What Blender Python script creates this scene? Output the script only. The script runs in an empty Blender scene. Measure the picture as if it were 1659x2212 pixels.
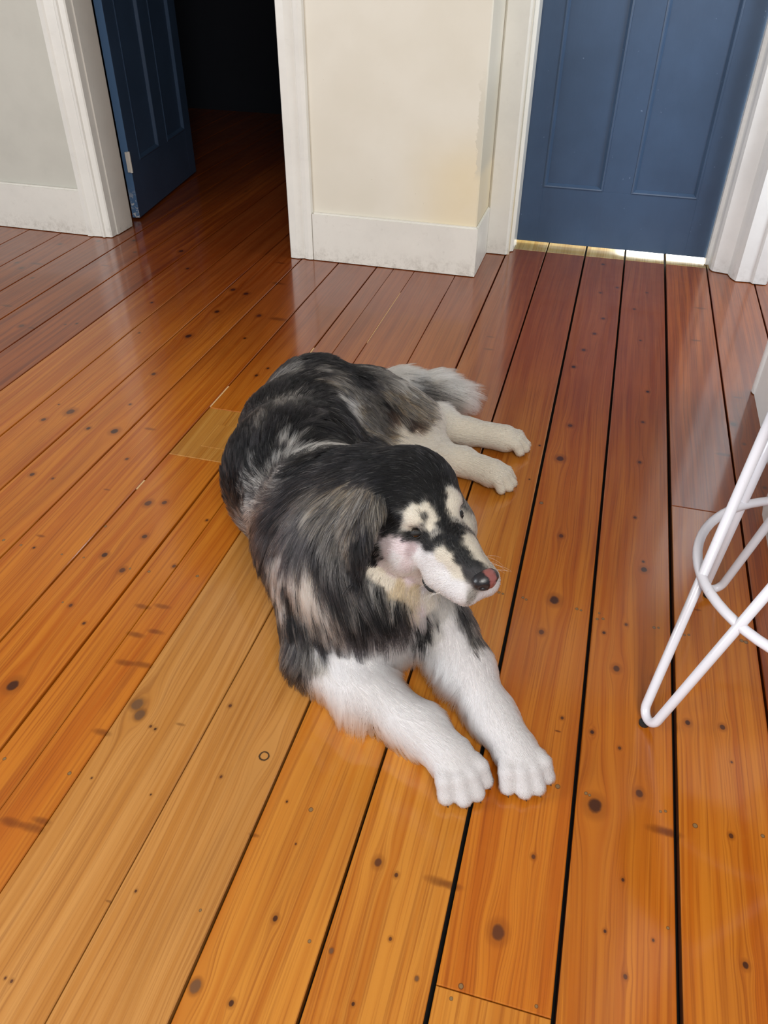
import bpy, bmesh, math, random
import numpy as np
from mathutils import Vector, Matrix
from mathutils.kdtree import KDTree
from mathutils.bvhtree import BVHTree

# ---------------------------------------------------------------- camera, sky, lights, exposure
scene = bpy.context.scene
COL = scene.collection
cam_data = bpy.data.cameras.new('camera')
cam_data.sensor_fit = 'HORIZONTAL'
cam_data.sensor_width = 36.0
cam_data.lens = 1700.0 / 1659.0 * 36.0
cam_data.clip_start = 0.05
cam = bpy.data.objects.new('camera', cam_data)
right = Vector((0.96399676, 0.26580084, 0.00775646))
down = Vector((0.16842534, -0.587747, -0.79131938))
fwd = Vector((-0.20577452, 0.76413571, -0.6113538))
m = Matrix((right, -down, -fwd)).transposed().to_4x4()
m.translation = Vector((0, 0, 1.2))
cam.matrix_world = m
COL.objects.link(cam)
scene.camera = cam

world = bpy.data.worlds.new('daylight')
scene.world = world
world.use_nodes = True
bg = world.node_tree.nodes['Background']
bg.inputs['Color'].default_value = (0.86, 0.93, 1.0, 1)
bg.inputs['Strength'].default_value = 0.36

def area(name, loc, target, size, power, color):
    l = bpy.data.lights.new(name, 'AREA')
    l.shape = 'RECTANGLE'; l.size = size[0]; l.size_y = size[1]
    l.energy = power; l.color = color
    o = bpy.data.objects.new(name, l)
    o.location = loc
    o.rotation_euler = (Vector(target) - Vector(loc)).to_track_quat('-Z', 'Y').to_euler()
    COL.objects.link(o)
    return o
area('kitchen_window_light', (-2.9, -0.3, 1.45), (0.1, 2.8, 0.45), (1.3, 1.1), 74, (0.93, 0.96, 1.0))
area('near_floor_fill_light', (0.45, -0.9, 2.15), (-0.25, 1.1, 0.0), (0.9, 0.9), 72, (1.0, 0.96, 0.91))  # unseen overhead fill, added to brighten the near floorboards
area('right_hall_window_light', (1.10, 2.86, 1.25), (0.30, 3.50, 0.4), (0.4, 1.1), 19, (0.86, 0.94, 1.0))
area('next_room_window_light', (0.55, 4.7, 0.8), (0.15, 3.55, 0.0), (1.0, 1.2), 95, (1.0, 0.97, 0.85))

scene.view_settings.view_transform = 'Standard'
scene.view_settings.look = 'None'
scene.view_settings.gamma = 1.0
scene.view_settings.use_curve_mapping = False
scene.view_settings.exposure = 0.0

# ---------------------------------------------------------------- helpers
def lin(c):
    return tuple((v / 12.92 if v <= 0.04045 else ((v + 0.055) / 1.055) ** 2.4) for v in (x / 255.0 for x in c))

class Mat:
    """small node-building helper"""
    def __init__(self, name):
        self.m = bpy.data.materials.new(name); self.m.use_nodes = True
        self.t = self.m.node_tree; self.p = self.t.nodes['Principled BSDF']
        self.out = self.t.nodes['Material Output']
    def n(self, kind, **kw):
        nd = self.t.nodes.new(kind)
        for k, v in kw.items(): setattr(nd, k, v)
        return nd
    def put(self, sock, v):
        if hasattr(v, 'links'): self.t.links.new(v, sock)
        elif isinstance(v, (tuple, list)) and len(v) == 3 and sock.type == 'RGBA': sock.default_value = (*v, 1)
        else: sock.default_value = v
    def math(self, op, a, b=0.0, c=None, clamp=False):
        nd = self.n('ShaderNodeMath', operation=op, use_clamp=clamp)
        self.put(nd.inputs[0], a); self.put(nd.inputs[1], b)
        if c is not None: self.put(nd.inputs[2], c)
        return nd.outputs[0]
    def vec(self, x, y, z=0.0):
        nd = self.n('ShaderNodeCombineXYZ')
        for s, v in zip(nd.inputs, (x, y, z)): self.put(s, v)
        return nd.outputs[0]
    def noise(self, vec, scale=1.0, detail=2.0, rough=0.5, distort=0.0):
        nd = self.n('ShaderNodeTexNoise')
        if vec is not None: self.put(nd.inputs['Vector'], vec)
        nd.inputs['Scale'].default_value = scale; nd.inputs['Detail'].default_value = detail
        nd.inputs['Roughness'].default_value = rough; nd.inputs['Distortion'].default_value = distort
        return nd.outputs['Fac']
    def mix(self, fac, a, b, mode='MIX'):
        nd = self.n('ShaderNodeMix', data_type='RGBA', blend_type=mode)
        self.put(nd.inputs[0], fac); self.put(nd.inputs[6], a); self.put(nd.inputs[7], b)
        return nd.outputs[2]
    def step(self, v, lo, hi, a=0.0, b=1.0):
        nd = self.n('ShaderNodeMapRange', interpolation_type='SMOOTHSTEP')
        self.put(nd.inputs[0], v)
        for i, q in zip((1, 2, 3, 4), (lo, hi, a, b)): nd.inputs[i].default_value = q
        return nd.outputs[0]
    def pos(self):
        g = self.n('ShaderNodeNewGeometry'); s = self.n('ShaderNodeSeparateXYZ')
        self.t.links.new(g.outputs['Position'], s.inputs[0])
        return g.outputs['Position'], s.outputs
    def bump(self, h, strength, dist=0.01):
        b = self.n('ShaderNodeBump'); b.inputs['Strength'].default_value = strength; b.inputs['Distance'].default_value = dist
        self.put(b.inputs['Height'], h); self.t.links.new(b.outputs[0], self.p.inputs['Normal'])
    def set(self, **kw):
        for k, v in kw.items(): self.put(self.p.inputs[k.replace('_', ' ')], v)
        return self

def link(name, mesh, mat=None, parent=None, smooth=False):
    o = bpy.data.objects.new(name, mesh)
    COL.objects.link(o)
    if mat is not None: mesh.materials.append(mat)
    if parent is not None: o.parent = parent
    if smooth:
        for p_ in mesh.polygons: p_.use_smooth = True
    return o

def from_bm(name, bm, mat=None, parent=None, smooth=False):
    me = bpy.data.meshes.new(name)
    bmesh.ops.recalc_face_normals(bm, faces=bm.faces)
    bm.to_mesh(me); bm.free()
    return link(name, me, mat, parent, smooth)

def add_box(bm, x0, x1, y0, y1, z0, z1, bevel=0.0, seg=1):
    r = bmesh.ops.create_cube(bm, size=1.0)
    vs = r['verts']
    for v in vs:
        v.co = Vector((x0 + (v.co.x + .5) * (x1 - x0), y0 + (v.co.y + .5) * (y1 - y0), z0 + (v.co.z + .5) * (z1 - z0)))
    if bevel:
        es = list({e for v in vs for e in v.link_edges})
        bmesh.ops.bevel(bm, geom=es, offset=bevel, segments=seg, affect='EDGES', profile=0.5)

def add_prism(bm, outline, z0, z1):
    """outline: xy points, extruded upwards"""
    lo = [bm.verts.new((x, y, z0)) for x, y in outline]
    hi = [bm.verts.new((x, y, z1)) for x, y in outline]
    n = len(outline)
    for i in range(n):
        bm.faces.new((lo[i], lo[(i + 1) % n], hi[(i + 1) % n], hi[i]))
    bm.faces.new(lo[::-1]); bm.faces.new(hi)

def add_tube(bm, pts, r, seg=12, cap=True, closed=False):
    pts = [Vector(p_) for p_ in pts]
    n = len(pts); rings = []
    nrm = None
    for i, p_ in enumerate(pts):
        if closed: t = (pts[(i + 1) % n] - pts[i - 1])
        else: t = pts[min(i + 1, n - 1)] - pts[max(i - 1, 0)]
        t.normalize()
        if nrm is None:
            nrm = t.orthogonal().normalized()
        nrm = (nrm - t * nrm.dot(t)).normalized()
        b = t.cross(nrm)
        rr = r[i] if isinstance(r, (list, tuple)) else r
        rings.append([bm.verts.new(p_ + (nrm * math.cos(a) + b * math.sin(a)) * rr) for a in [2 * math.pi * k / seg for k in range(seg)]])
    for i in range(n if closed else n - 1):
        A, B = rings[i], rings[(i + 1) % n]
        off = 0
        if closed and i == n - 1:
            off = min(range(seg), key=lambda o: (A[0].co - B[o].co).length)
        for k in range(seg):
            bm.faces.new((A[k], A[(k + 1) % seg], B[(k + 1 + off) % seg], B[(k + off) % seg]))
    if cap and not closed:
        bm.faces.new(rings[0][::-1]); bm.faces.new(rings[-1])

def structure(o, label, category):
    o['kind'] = 'structure'; o['label'] = label; o['category'] = category
    return o

def empty(name, loc):
    o = bpy.data.objects.new(name, None); o.location = loc; o.empty_display_size = 0.05
    COL.objects.link(o)
    return o

# ---------------------------------------------------------------- paints
def paint(name, rgb, rough, grime=0.0, grime_rgb=(120, 110, 95), bump=0.05, floor_dirt=0.0, coat=0.0):
    M = Mat(name); P, (x, y, z) = M.pos()
    n1 = M.noise(P, 6.0, 5, 0.6)
    col = M.mix(M.step(n1, 0.35, 0.75), lin(rgb), tuple(v * 0.93 for v in lin(rgb)))
    if grime:
        g = M.math('MULTIPLY', M.step(M.noise(P, 28.0, 4, 0.7), 0.56, 0.74), grime)
        col = M.mix(g, col, lin(grime_rgb))
    if floor_dirt:
        d = M.math('MULTIPLY', M.step(z, 0.0, 0.09, 1.0, 0.0), M.step(M.noise(P, 34.0, 5, 0.75), 0.42, 0.68))
        col = M.mix(M.math('MULTIPLY', d, floor_dirt), col, lin((112, 98, 80)))
    M.set(Base_Color=col, Roughness=rough)
    M.p.inputs['Coat Weight'].default_value = coat
    M.bump(M.noise(P, 45.0, 3, 0.5), bump, 0.004)
    return M.m

M_TRIM = paint('white_gloss_trim', (226, 223, 214), 0.32, 0.08, (160, 150, 135), 0.12, 0.28)
M_TRIM_COOL = paint('bright_white_gloss_trim', (236, 236, 234), 0.28, 0.05, (170, 165, 155), 0.10, 0.25)
M_SKIRT = paint('white_skirting_paint', (222, 218, 208), 0.38, 0.16, (140, 130, 114), 0.15, 0.35)
M_WALL_G = paint('grey_wall_paint', (196, 193, 181), 0.6, 0.03, (150, 145, 135), 0.06)
M_WALL_W = paint('white_wall_paint', (238, 238, 236), 0.5, 0.02, (170, 165, 155), 0.06)
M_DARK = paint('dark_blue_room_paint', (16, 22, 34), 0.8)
M_BLACK = Mat('dark_gap').set(Base_Color=(0.004, 0.004, 0.004), Roughness=0.9).m
M_CEIL = paint('white_ceiling_paint', (196, 190, 180), 0.8)

def cream_wall():
    M = Mat('cream_plaster_paint'); P, (x, y, z) = M.pos()
    n1 = M.noise(P, 3.0, 4, 0.5)
    col = M.mix(M.step(n1, 0.3, 0.7), lin((222, 216, 201)), lin((215, 208, 191)))
    # yellowed patch low down by the chipped corner
    ye = M.math('MULTIPLY', M.step(x, -0.86, -0.50), M.math('MULTIPLY', M.step(z, 0.62, 0.34), M.step(n1, 0.2, 0.6, 0.5, 1.0)))
    col = M.mix(M.math('MULTIPLY', ye, 0.8), col, lin((222, 205, 168)))
    # flaking paint along the corner
    edge = M.math('ADD', x, M.math('MULTIPLY', M.math('SUBTRACT', M.noise(P, 22.0, 4, 0.7), 0.5), 0.05))
    fl = M.math('MULTIPLY', M.step(edge, -0.502, -0.496), M.math('MULTIPLY', M.step(z, 0.36, 0.42), M.step(z, 0.78, 0.6)))
    col = M.mix(M.math('MULTIPLY', fl, 0.75), col, lin((196, 190, 172)))
    col = M.mix(M.step(M.noise(P, 60.0, 2, 0.5), 0.76, 0.8), col, lin((170, 155, 125)))
    M.set(Base_Color=col, Roughness=0.55)
    h = M.math('ADD', M.math('MULTIPLY', M.noise(P, 40.0, 3, 0.5), 0.3), fl)
    M.bump(h, 0.2, 0.004)
    return M.m
M_CREAM = cream_wall()

def blue_paint(name, rgb, rough):
    M = Mat(name); P, (x, y, z) = M.pos()
    n1 = M.noise(P, 5.0, 4, 0.6)
    col = M.mix(M.step(n1, 0.3, 0.7), lin(rgb), tuple(v * 0.86 for v in lin(rgb)))
    col = M.mix(M.math('MULTIPLY', M.step(M.noise(P, 70.0, 2, 0.5), 0.74, 0.79), 0.5), col, lin((120, 140, 165)))
    M.set(Base_Color=col, Roughness=rough)
    M.bump(M.noise(M.vec(M.math('MULTIPLY', x, 90.0), y, M.math('MULTIPLY', z, 12.0)), 1.0, 3, 0.6), 0.12, 0.003)
    return M.m
M_BLUE = blue_paint('navy_blue_door_paint', (58, 79, 106), 0.36)
M_BLUE_EDGE = None

# ---------------------------------------------------------------- floor
floor_bm = bmesh.new()
add_box(floor_bm, -4.2, 2.2, -0.6, 6.2, -0.10, -0.030)
floor = from_bm('floor', floor_bm, M_BLACK)
structure(floor, 'varnished orange pine floorboards running through the hall', 'floor')

KNOTS = [(-1.428,1.713,0.0119,'k'), (-1.478,1.652,0.0084,'k'), (-1.328,2.281,0.011,'k'), (-1.322,2.5,0.0095,'k'), (-1.351,2.71,0.0101,'k'), (-1.286,2.687,0.01,'k'), (-1.159,2.511,0.0094,'k'), (-1.308,1.995,0.0083,'k'), (-1.246,1.652,0.0106,'k'), (-1.326,1.645,0.0074,'k'), (-1.133,2.32,0.006,'k'), (-0.971,2.134,0.0056,'k'), (-0.988,2.078,0.0069,'k'), (-1.341,1.4,0.0076,'k'), (-1.278,1.399,0.0045,'k'), (-1.139,1.535,0.0054,'k'), (-1.155,1.691,0.0136,'s'), (-2.336,2.724,0.0084,'k'), (-2.249,2.735,0.0233,'s'), (-1.281,1.801,0.0052,'k'), (-1.486,1.741,0.0034,'k'), (-1.505,2.256,0.005,'k'), (-1.793,2.244,0.0041,'k'), (-1.758,2.262,0.0051,'k'), (-1.593,2.508,0.0065,'k'), (-1.623,2.864,0.0083,'k'), (-1.204,2.821,0.0222,'s'), (-1.28,3.035,0.0163,'s'), (-1.079,2.502,0.0266,'s'), (-1.965,2.798,0.0143,'s'), (-2.095,2.328,0.0176,'s'), (-1.888,2.185,0.0122,'s'), (-0.985,1.371,0.009,'k'), (-0.947,1.385,0.0079,'k'), (-0.984,1.164,0.0083,'k'), (-0.928,1.25,0.0075,'k'), (-0.917,1.128,0.0084,'k'), (-0.965,0.997,0.0049,'k'), (-0.948,0.774,0.011,'k'), (-0.908,0.958,0.0042,'k'), (-1.115,1.394,0.0088,'s'), (-0.811,1.173,0.0052,'k'), (-0.813,1.348,0.0042,'k'), (-1.166,1.184,0.0092,'s'), (-1.156,1.142,0.004,'k'), (-0.694,0.799,0.0108,'g'), (-0.677,0.778,0.0091,'g'), (-0.724,0.724,0.0141,'s'), (-0.634,0.757,0.0031,'k'), (-0.645,0.76,0.0032,'k'), (-0.524,0.843,0.0038,'k'), (-0.594,0.779,0.0079,'s'), (-0.814,1.036,0.0138,'s'), (-0.774,1.048,0.0138,'s'), (-0.787,0.958,0.0151,'s'), (-0.752,0.977,0.0134,'s'), (-0.769,0.884,0.0154,'s'), (-0.733,0.889,0.0153,'s'), (-1.08,1.139,0.0033,'p'), (-1.025,1.143,0.003,'p'), (-1.039,1.259,0.0042,'p'), (-0.857,1.141,0.0039,'p'), (-0.745,1.157,0.0042,'p'), (-0.903,1.138,0.0029,'p'), (-1.191,1.142,0.0034,'p'), (-1.242,1.147,0.0041,'p'), (-0.987,1.001,0.0025,'p'), (-0.42,0.757,0.0091,'r'), (-0.296,0.498,0.0047,'k'), (-0.369,0.381,0.0088,'g'), (-0.312,0.375,0.0043,'k'), (-0.379,0.613,0.0084,'s'), (-0.517,0.479,0.0024,'k'), (-0.549,0.454,0.0045,'s'), (-0.576,0.634,0.0019,'k'), (-0.69,0.635,0.0022,'k'), (-0.476,0.698,0.003,'k'), (-0.409,0.479,0.0026,'p'), (-0.859,0.628,0.0035,'p'), (-0.732,0.633,0.004,'p'), (-0.349,0.684,0.0024,'k'), (-0.631,0.319,0.002,'k'), (-0.62,0.318,0.0026,'k'), (-0.772,0.526,0.0162,'s'), (-0.733,0.527,0.0161,'s'), (-0.726,0.542,0.0127,'s'), (-0.172,0.623,0.0072,'k'), (-0.139,0.611,0.0038,'k'), (-0.123,0.516,0.0029,'k'), (-0.073,0.474,0.0034,'g'), (-0.201,0.477,0.0037,'g'), (-0.236,0.481,0.0029,'p'), (-0.15,0.419,0.0028,'k'), (-0.074,0.619,0.0153,'s'), (-0.053,0.618,0.0133,'s'), (0.028,0.568,0.0097,'k'), (0.064,0.699,0.0041,'k'), (-0.308,0.617,0.0018,'k'), (-0.305,0.681,0.0043,'p'), (-0.011,0.481,0.0044,'p'), (-0.021,0.462,0.003,'p'), (0.094,0.484,0.003,'p'), (0.153,0.817,0.012,'k'), (0.225,0.861,0.0078,'k'), (0.189,0.946,0.0036,'k'), (0.139,0.968,0.0039,'k'), (0.078,0.953,0.0047,'s'), (0.382,0.97,0.0025,'k'), (0.371,0.822,0.0044,'k'), (0.377,0.618,0.0053,'k'), (0.203,0.699,0.0031,'k'), (0.18,0.612,0.003,'k'), (0.249,0.618,0.0025,'k'), (0.211,0.556,0.0036,'k'), (0.261,0.801,0.0176,'s'), (0.275,0.8,0.014,'s'), (0.27,0.642,0.0028,'p'), (0.089,0.837,0.0049,'p'), (0.137,0.837,0.0034,'p'), (0.143,0.835,0.0029,'p'), (0.26,0.836,0.0029,'p'), (0.268,0.839,0.0029,'p'), (0.315,0.825,0.0047,'p'), (0.421,0.836,0.0037,'p'), (0.032,3.409,0.0085,'k'), (0.1,3.163,0.0068,'k'), (0.039,3.09,0.0067,'k'), (0.062,2.843,0.0084,'k'), (0.039,2.702,0.0081,'k'), (0.011,2.56,0.0088,'k'), (-0.012,2.425,0.0085,'k'), (0.009,2.047,0.0083,'k'), (-0.003,1.864,0.0102,'k'), (0.225,2.32,0.0063,'k'), (0.213,2.126,0.0059,'k'), (0.208,1.906,0.0062,'k'), (0.17,2.964,0.0065,'k'), (0.197,2.692,0.005,'k'), (0.214,3.142,0.0056,'k'), (-0.312,2.573,0.0105,'s'), (0.47,2.188,0.0092,'k'), (0.434,2.01,0.0166,'s'), (0.384,2.747,0.0135,'s'), (0.495,2.36,0.0106,'s'), (0.491,2.083,0.0048,'k'), (-0.065,1.915,0.0036,'k'), (-0.072,1.742,0.003,'k'), (0.525,1.874,0.0052,'k'), (-0.03,1.646,0.0058,'p'), (-0.302,2.474,0.0132,'s'), (0.411,3.044,0.0162,'s'), (0.031,1.526,0.0069,'k'), (0.038,1.299,0.0106,'k'), (0.021,1.195,0.0072,'k'), (0.225,1.456,0.0085,'k'), (0.223,1.484,0.004,'k'), (0.201,1.65,0.005,'k'), (0.191,1.266,0.0039,'k'), (0.147,1.229,0.0042,'k'), (0.176,1.136,0.008,'k'), (0.251,1.128,0.0073,'k'), (0.139,0.968,0.0042,'k'), (0.083,0.985,0.0037,'k'), (0.309,1.038,0.0058,'k'), (0.371,1.045,0.0058,'k'), (0.339,1.353,0.0074,'s'), (0.078,0.953,0.0055,'s'), (-0.03,1.288,0.0038,'p'), (-0.022,1.284,0.0034,'p'), (0.087,1.285,0.004,'p'), (0.096,1.283,0.0031,'p'), (0.134,1.285,0.0028,'p'), (0.131,1.266,0.0036,'p'), (0.143,1.27,0.0036,'p'), (0.248,1.273,0.0039,'p'), (0.257,1.275,0.003,'p'), (0.309,1.268,0.0033,'p'), (0.318,1.271,0.0033,'p'), (0.423,1.284,0.0047,'p'), (0.431,1.282,0.0047,'p'), (-0.083,1.29,0.0038,'p'), (-0.074,1.288,0.0035,'p')]


JOINTS = [-1.7083 - 0.1665 * k for k in range(15, 0, -1)] + [-1.7083, -1.5421, -1.3787, -1.2097, -1.045, -0.8777, -0.8045, -0.7155, -0.5444,
          -0.3829, -0.2155, -0.0485, 0.1185, 0.2853, 0.4542, 0.6322] + [0.6322 + 0.167 * k for k in range(1, 9)]

TONES = {                       # light, base, dark grain of the varnished pine
    'orange': ((210, 126, 34), (188, 98, 16), (136, 58, 6)),
    'red':    ((172, 88, 27), (138, 60, 14), (90, 33, 8)),
    'honey':  ((216, 142, 52), (194, 112, 28), (142, 68, 14)),
    'pale':   ((212, 150, 78), (194, 128, 54), (148, 88, 34)),
    'patch':  ((206, 146, 66), (188, 122, 44), (146, 84, 28)),
    'worn':   ((216, 190, 130), (196, 160, 96), (150, 108, 56)),
}

def wood(name, tone, knots, seed, rough=0.30, far_shade=None):
    M = Mat(name); P, (x, y, z) = M.pos()
    light, base, dark = (tuple(v * 0.70 for v in lin(c)) for c in TONES[tone])
    rnd = random.Random(seed)
    wob = M.math('SUBTRACT', M.noise(M.vec(M.math('MULTIPLY', x, 5.0), M.math('MULTIPLY', y, 0.8), seed * 3.7), 1.0, 1.5), 0.5)
    u = M.math('MULTIPLY_ADD', wob, 0.07, x)
    core = halo = None
    masks = []
    for kx, ky, kr, kind in knots:
        dx = M.math('SUBTRACT', x, kx); dy = M.math('SUBTRACT', y, ky)
        if kind in 'kgr':
            a = kr * 2.6
            q = M.math('ADD', M.math('POWER', M.math('MULTIPLY', dx, 1 / a), 2.0), M.math('POWER', M.math('MULTIPLY', dy, 1 / (a * 2.2)), 2.0))
            e = M.math('EXPONENT', M.math('MULTIPLY', q, -1.0))
            u = M.math('MULTIPLY_ADD', M.math('MULTIPLY', dx, e), -0.85, u)
        st = {'k': 1.25, 'g': 1.3, 'r': 1.0, 's': 0.36, 'p': 1.1}[kind]
        if kind == 's': kr *= 1.5
        d2 = M.math('ADD', M.math('POWER', M.math('MULTIPLY', dx, 1 / kr), 2.0), M.math('POWER', M.math('MULTIPLY', dy, 1 / (kr * st)), 2.0))
        masks.append((d2, kind))
    fine = M.noise(M.vec(M.math('MULTIPLY', u, 300.0), M.math('MULTIPLY', y, 3.0), seed * 1.3), 1.0, 2.5, 0.55)
    wide = M.noise(M.vec(M.math('MULTIPLY', u, 60.0), M.math('MULTIPLY', y, 1.0), seed * 2.1), 1.0, 2.0, 0.5)
    tone_n = M.noise(M.vec(M.math('MULTIPLY', x, 7.0), M.math('MULTIPLY', y, 1.1), seed * 5.3), 1.0, 3.0, 0.6)
    col = M.mix(M.step(wide, 0.32, 0.72), light, base)
    col = M.mix(M.math('MULTIPLY', M.step(fine, 0.44, 0.72), 0.50), col, dark)
    col = M.mix(M.math('MULTIPLY', M.step(tone_n, 0.46, 0.75), 0.36), col, tuple(v * 0.62 for v in base))
    wearn = M.noise(P, 9.0, 5, 0.7)
    col = M.mix(M.math('MULTIPLY', M.step(wearn, 0.52, 0.8), 0.25), col, light)
    if masks:
        rough_n = M.math('MULTIPLY', M.math('SUBTRACT', M.noise(P, 55.0, 3, 0.6), 0.5), 0.9)
    for d2, kind in masks:
        dd = M.math('ADD', d2, rough_n)
        if kind == 'k':
            col = M.mix(M.math('MULTIPLY', M.step(dd, 5.5, 0.8), 0.55), col, tuple(v * 0.55 for v in base))
            kc = rnd.choice([(0.030, 0.008, 0.004), (0.055, 0.016, 0.006), (0.075, 0.022, 0.008)])
            col = M.mix(M.math('MULTIPLY', M.step(dd, 1.3, 0.4), 0.92), col, kc)
        elif kind == 'g':
            col = M.mix(M.math('MULTIPLY', M.step(dd, 3.0, 0.7), 0.5), col, tuple(v * 0.5 for v in dark))
            col = M.mix(M.math('MULTIPLY', M.step(dd, 1.3, 0.5), 0.8), col, (0.10, 0.05, 0.025))
        elif kind == 'r':
            ring = M.math('MULTIPLY', M.step(dd, 1.5, 0.95), M.step(dd, 0.45, 0.8))
            col = M.mix(ring, col, (0.035, 0.016, 0.006))
        elif kind == 's':
            col = M.mix(M.math('MULTIPLY', M.step(M.math('ADD', dd, M.math('MULTIPLY', fine, 0.8)), 1.9, 0.2), 0.62), col, tuple(v * 0.5 for v in dark))
        else:
            col = M.mix(M.math('MULTIPLY', M.step(dd, 1.5, 0.9), 0.7), col, (0.035, 0.018, 0.008))
            col = M.mix(M.step(dd, 0.8, 0.4), col, (0.19, 0.115, 0.05))
    if far_shade:      # weaker light far down the floor, painted as a darker, redder board colour
        l2 = tuple(v * 0.70 for v in lin(TONES[far_shade][1])); f2 = tuple(q / w for q, w in zip(l2, base))
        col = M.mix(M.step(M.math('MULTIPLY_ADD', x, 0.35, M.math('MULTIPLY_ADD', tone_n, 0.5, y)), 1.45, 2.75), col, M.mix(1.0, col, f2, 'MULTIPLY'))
    # fine scratches and dents in the varnish
    sc = M.step(M.noise(M.vec(M.math('MULTIPLY', x, 60.0), M.math('MULTIPLY', y, 22.0), 4.0), 1.0, 4, 0.75, 2.0), 0.70, 0.76)
    col = M.mix(M.math('MULTIPLY', sc, 0.12), col, light)
    M.set(Base_Color=col)
    rg = M.math('MULTIPLY_ADD', M.noise(P, 14.0, 4, 0.6), 0.14, rough - 0.06)
    M.put(M.p.inputs['Roughness'], rg)
    M.p.inputs['Coat Weight'].default_value = 0.78
    M.p.inputs['Specular IOR Level'].default_value = 0.22
    M.p.inputs['Coat Roughness'].default_value = 0.11
    M.p.inputs['IOR'].default_value = 1.45
    hgt = M.math('ADD', M.math('MULTIPLY', fine, -0.25), M.math('MULTIPLY', M.noise(M.vec(M.math('MULTIPLY', x, 9.0), M.math('MULTIPLY', y, 5.0), seed), 1.0, 2, 0.5), 2.2))
    M.bump(hgt, 0.10, 0.006)
    return M.m

FLOORBOARDS = []
def board(x0, x1, y0, y1, tone, seed, gap0=0.0022, gap1=0.0022, dz=0.0, rough=0.30, far_shade=None):
    ks = [(k[0], k[1], k[2] * (0.84 if k[2] < 0.009 else 1.0), k[3]) for k in KNOTS if x0 - 0.02 < k[0] < x1 + 0.02 and y0 - 0.02 < k[1] < y1 + 0.02]
    rnd = random.Random(seed)
    if x0 < -1.75 or x0 > 0.7:
        for _ in range(4):
            ks.append((rnd.uniform(x0 + .02, x1 - .02), rnd.uniform(max(y0, 1.0), min(y1, 4.0)), rnd.uniform(.004, .010), 'k'))
    bm = bmesh.new()
    a, b = x0 + gap0, x1 - gap1
    add_box(bm, a, b, y0 + 0.0008, y1 - 0.0008, -0.022, dz)
    top = [e for e in bm.edges if all(v.co.z > dz - 0.001 for v in e.verts)]
    bmesh.ops.bevel(bm, geom=top, offset=0.0014, segments=1, affect='EDGES')
    o = from_bm('floorboard', bm, wood('pine_%d' % seed, tone, ks, seed, rough, far_shade), floor)
    FLOORBOARDS.append(o)
    return o

SPLIT = {   # boards that change along their length: (y0, y1, tone)
    'E': [(-0.5, 1.590, 'orange'), (1.590, 1.850, 'patch'), (1.850, 3.52, 'orange'), (3.52, 6.1, 'orange')],
    'F': [(-0.5, 3.6, 'orange'), (3.6, 6.1, 'red')],
    'G': [(-0.5, 1.62, 'pale'), (1.62, 6.1, 'orange')],
    'H': [(-0.5, 1.35, 'pale'), (1.35, 6.1, 'orange')],
    'I': [(-0.5, 3.49, 'honey'), (3.49, 6.1, 'worn')],
    'J': [(-0.5, 3.49, 'honey'), (3.49, 6.1, 'worn')],
    'K': [(-0.5, 0.474, 'honey'), (0.474, 3.49, 'orange'), (3.49, 6.1, 'worn')],
    'L': [(-0.5, 3.49, 'orange'), (3.49, 6.1, 'worn')],
    'M': [(-0.5, 1.727, 'orange'), (1.727, 3.49, 'red'), (3.49, 6.1, 'worn')],
    'N': [(-0.5, 3.49, 'red'), (3.49, 6.1, 'worn')],
}
ORDER = {-1.5421: 'B', -1.3787: 'C', -1.2097: 'D', -1.045: 'E', -0.8777: 'F', -0.8045: 'F', -0.7155: 'G', -0.5444: 'H', -0.3829: 'I', -0.2155: 'J', -0.0485: 'K', 0.1185: 'L', 0.2853: 'M', 0.4542: 'N'}
GAPS = {-0.8045: 0.0006, 0.2853: 0.0044, -0.0485: 0.0036, 0.1185: 0.0034, -0.2155: 0.0026, 0.4542: 0.0026, -0.5444: 0.0010, -0.7155: 0.0009}
seed = 1
for i in range(len(JOINTS) - 1):
    x0, x1 = JOINTS[i], JOINTS[i + 1]
    key = ORDER.get(round(x0, 4))
    g0, g1 = GAPS.get(round(x0, 4), 0.0024), GAPS.get(round(x1, 4), 0.0024)
    parts = SPLIT.get(key)
    if parts is None:
        tone = 'red' if x0 < -1.8 else 'orange'
        parts = [(-0.5, 6.1, tone)] if x0 < 0.6 else [(-0.5, 3.49, 'red'), (3.49, 6.1, 'red')]
    for (a, b, tone) in parts:
        board(x0, x1, a, b, tone, seed, g0, g1, dz=0.0, rough=0.30 if tone != 'worn' else 0.22, far_shade='red' if tone in ('honey', 'orange') else None)
        seed += 1

# the small square let into the patched board
bm = bmesh.new(); add_box(bm, -0.976, -0.886, 1.650, 1.766, -0.004, 0.0008, 0.0006)
from_bm('inlaid_square', bm, wood('pine_inlay', 'patch', [], 91), floor)
# slivers of pale filler pushed into the joints
M_FILL = Mat('joint_filler').set(Base_Color=lin((200, 165, 115)), Roughness=0.6).m
for fx, fy0, fy1 in ((-1.0447, 1.86, 1.99), (-0.7158, 2.41, 2.87), (-0.8779, 2.25, 2.32), (-1.0447, 1.42, 1.46), (-0.2157, 1.98, 2.0)):
    bm = bmesh.new(); add_box(bm, fx - 0.0020, fx + 0.0020, fy0, fy1, -0.02, -0.0012)
    from_bm('joint_filler', bm, M_FILL, floor)

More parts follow.
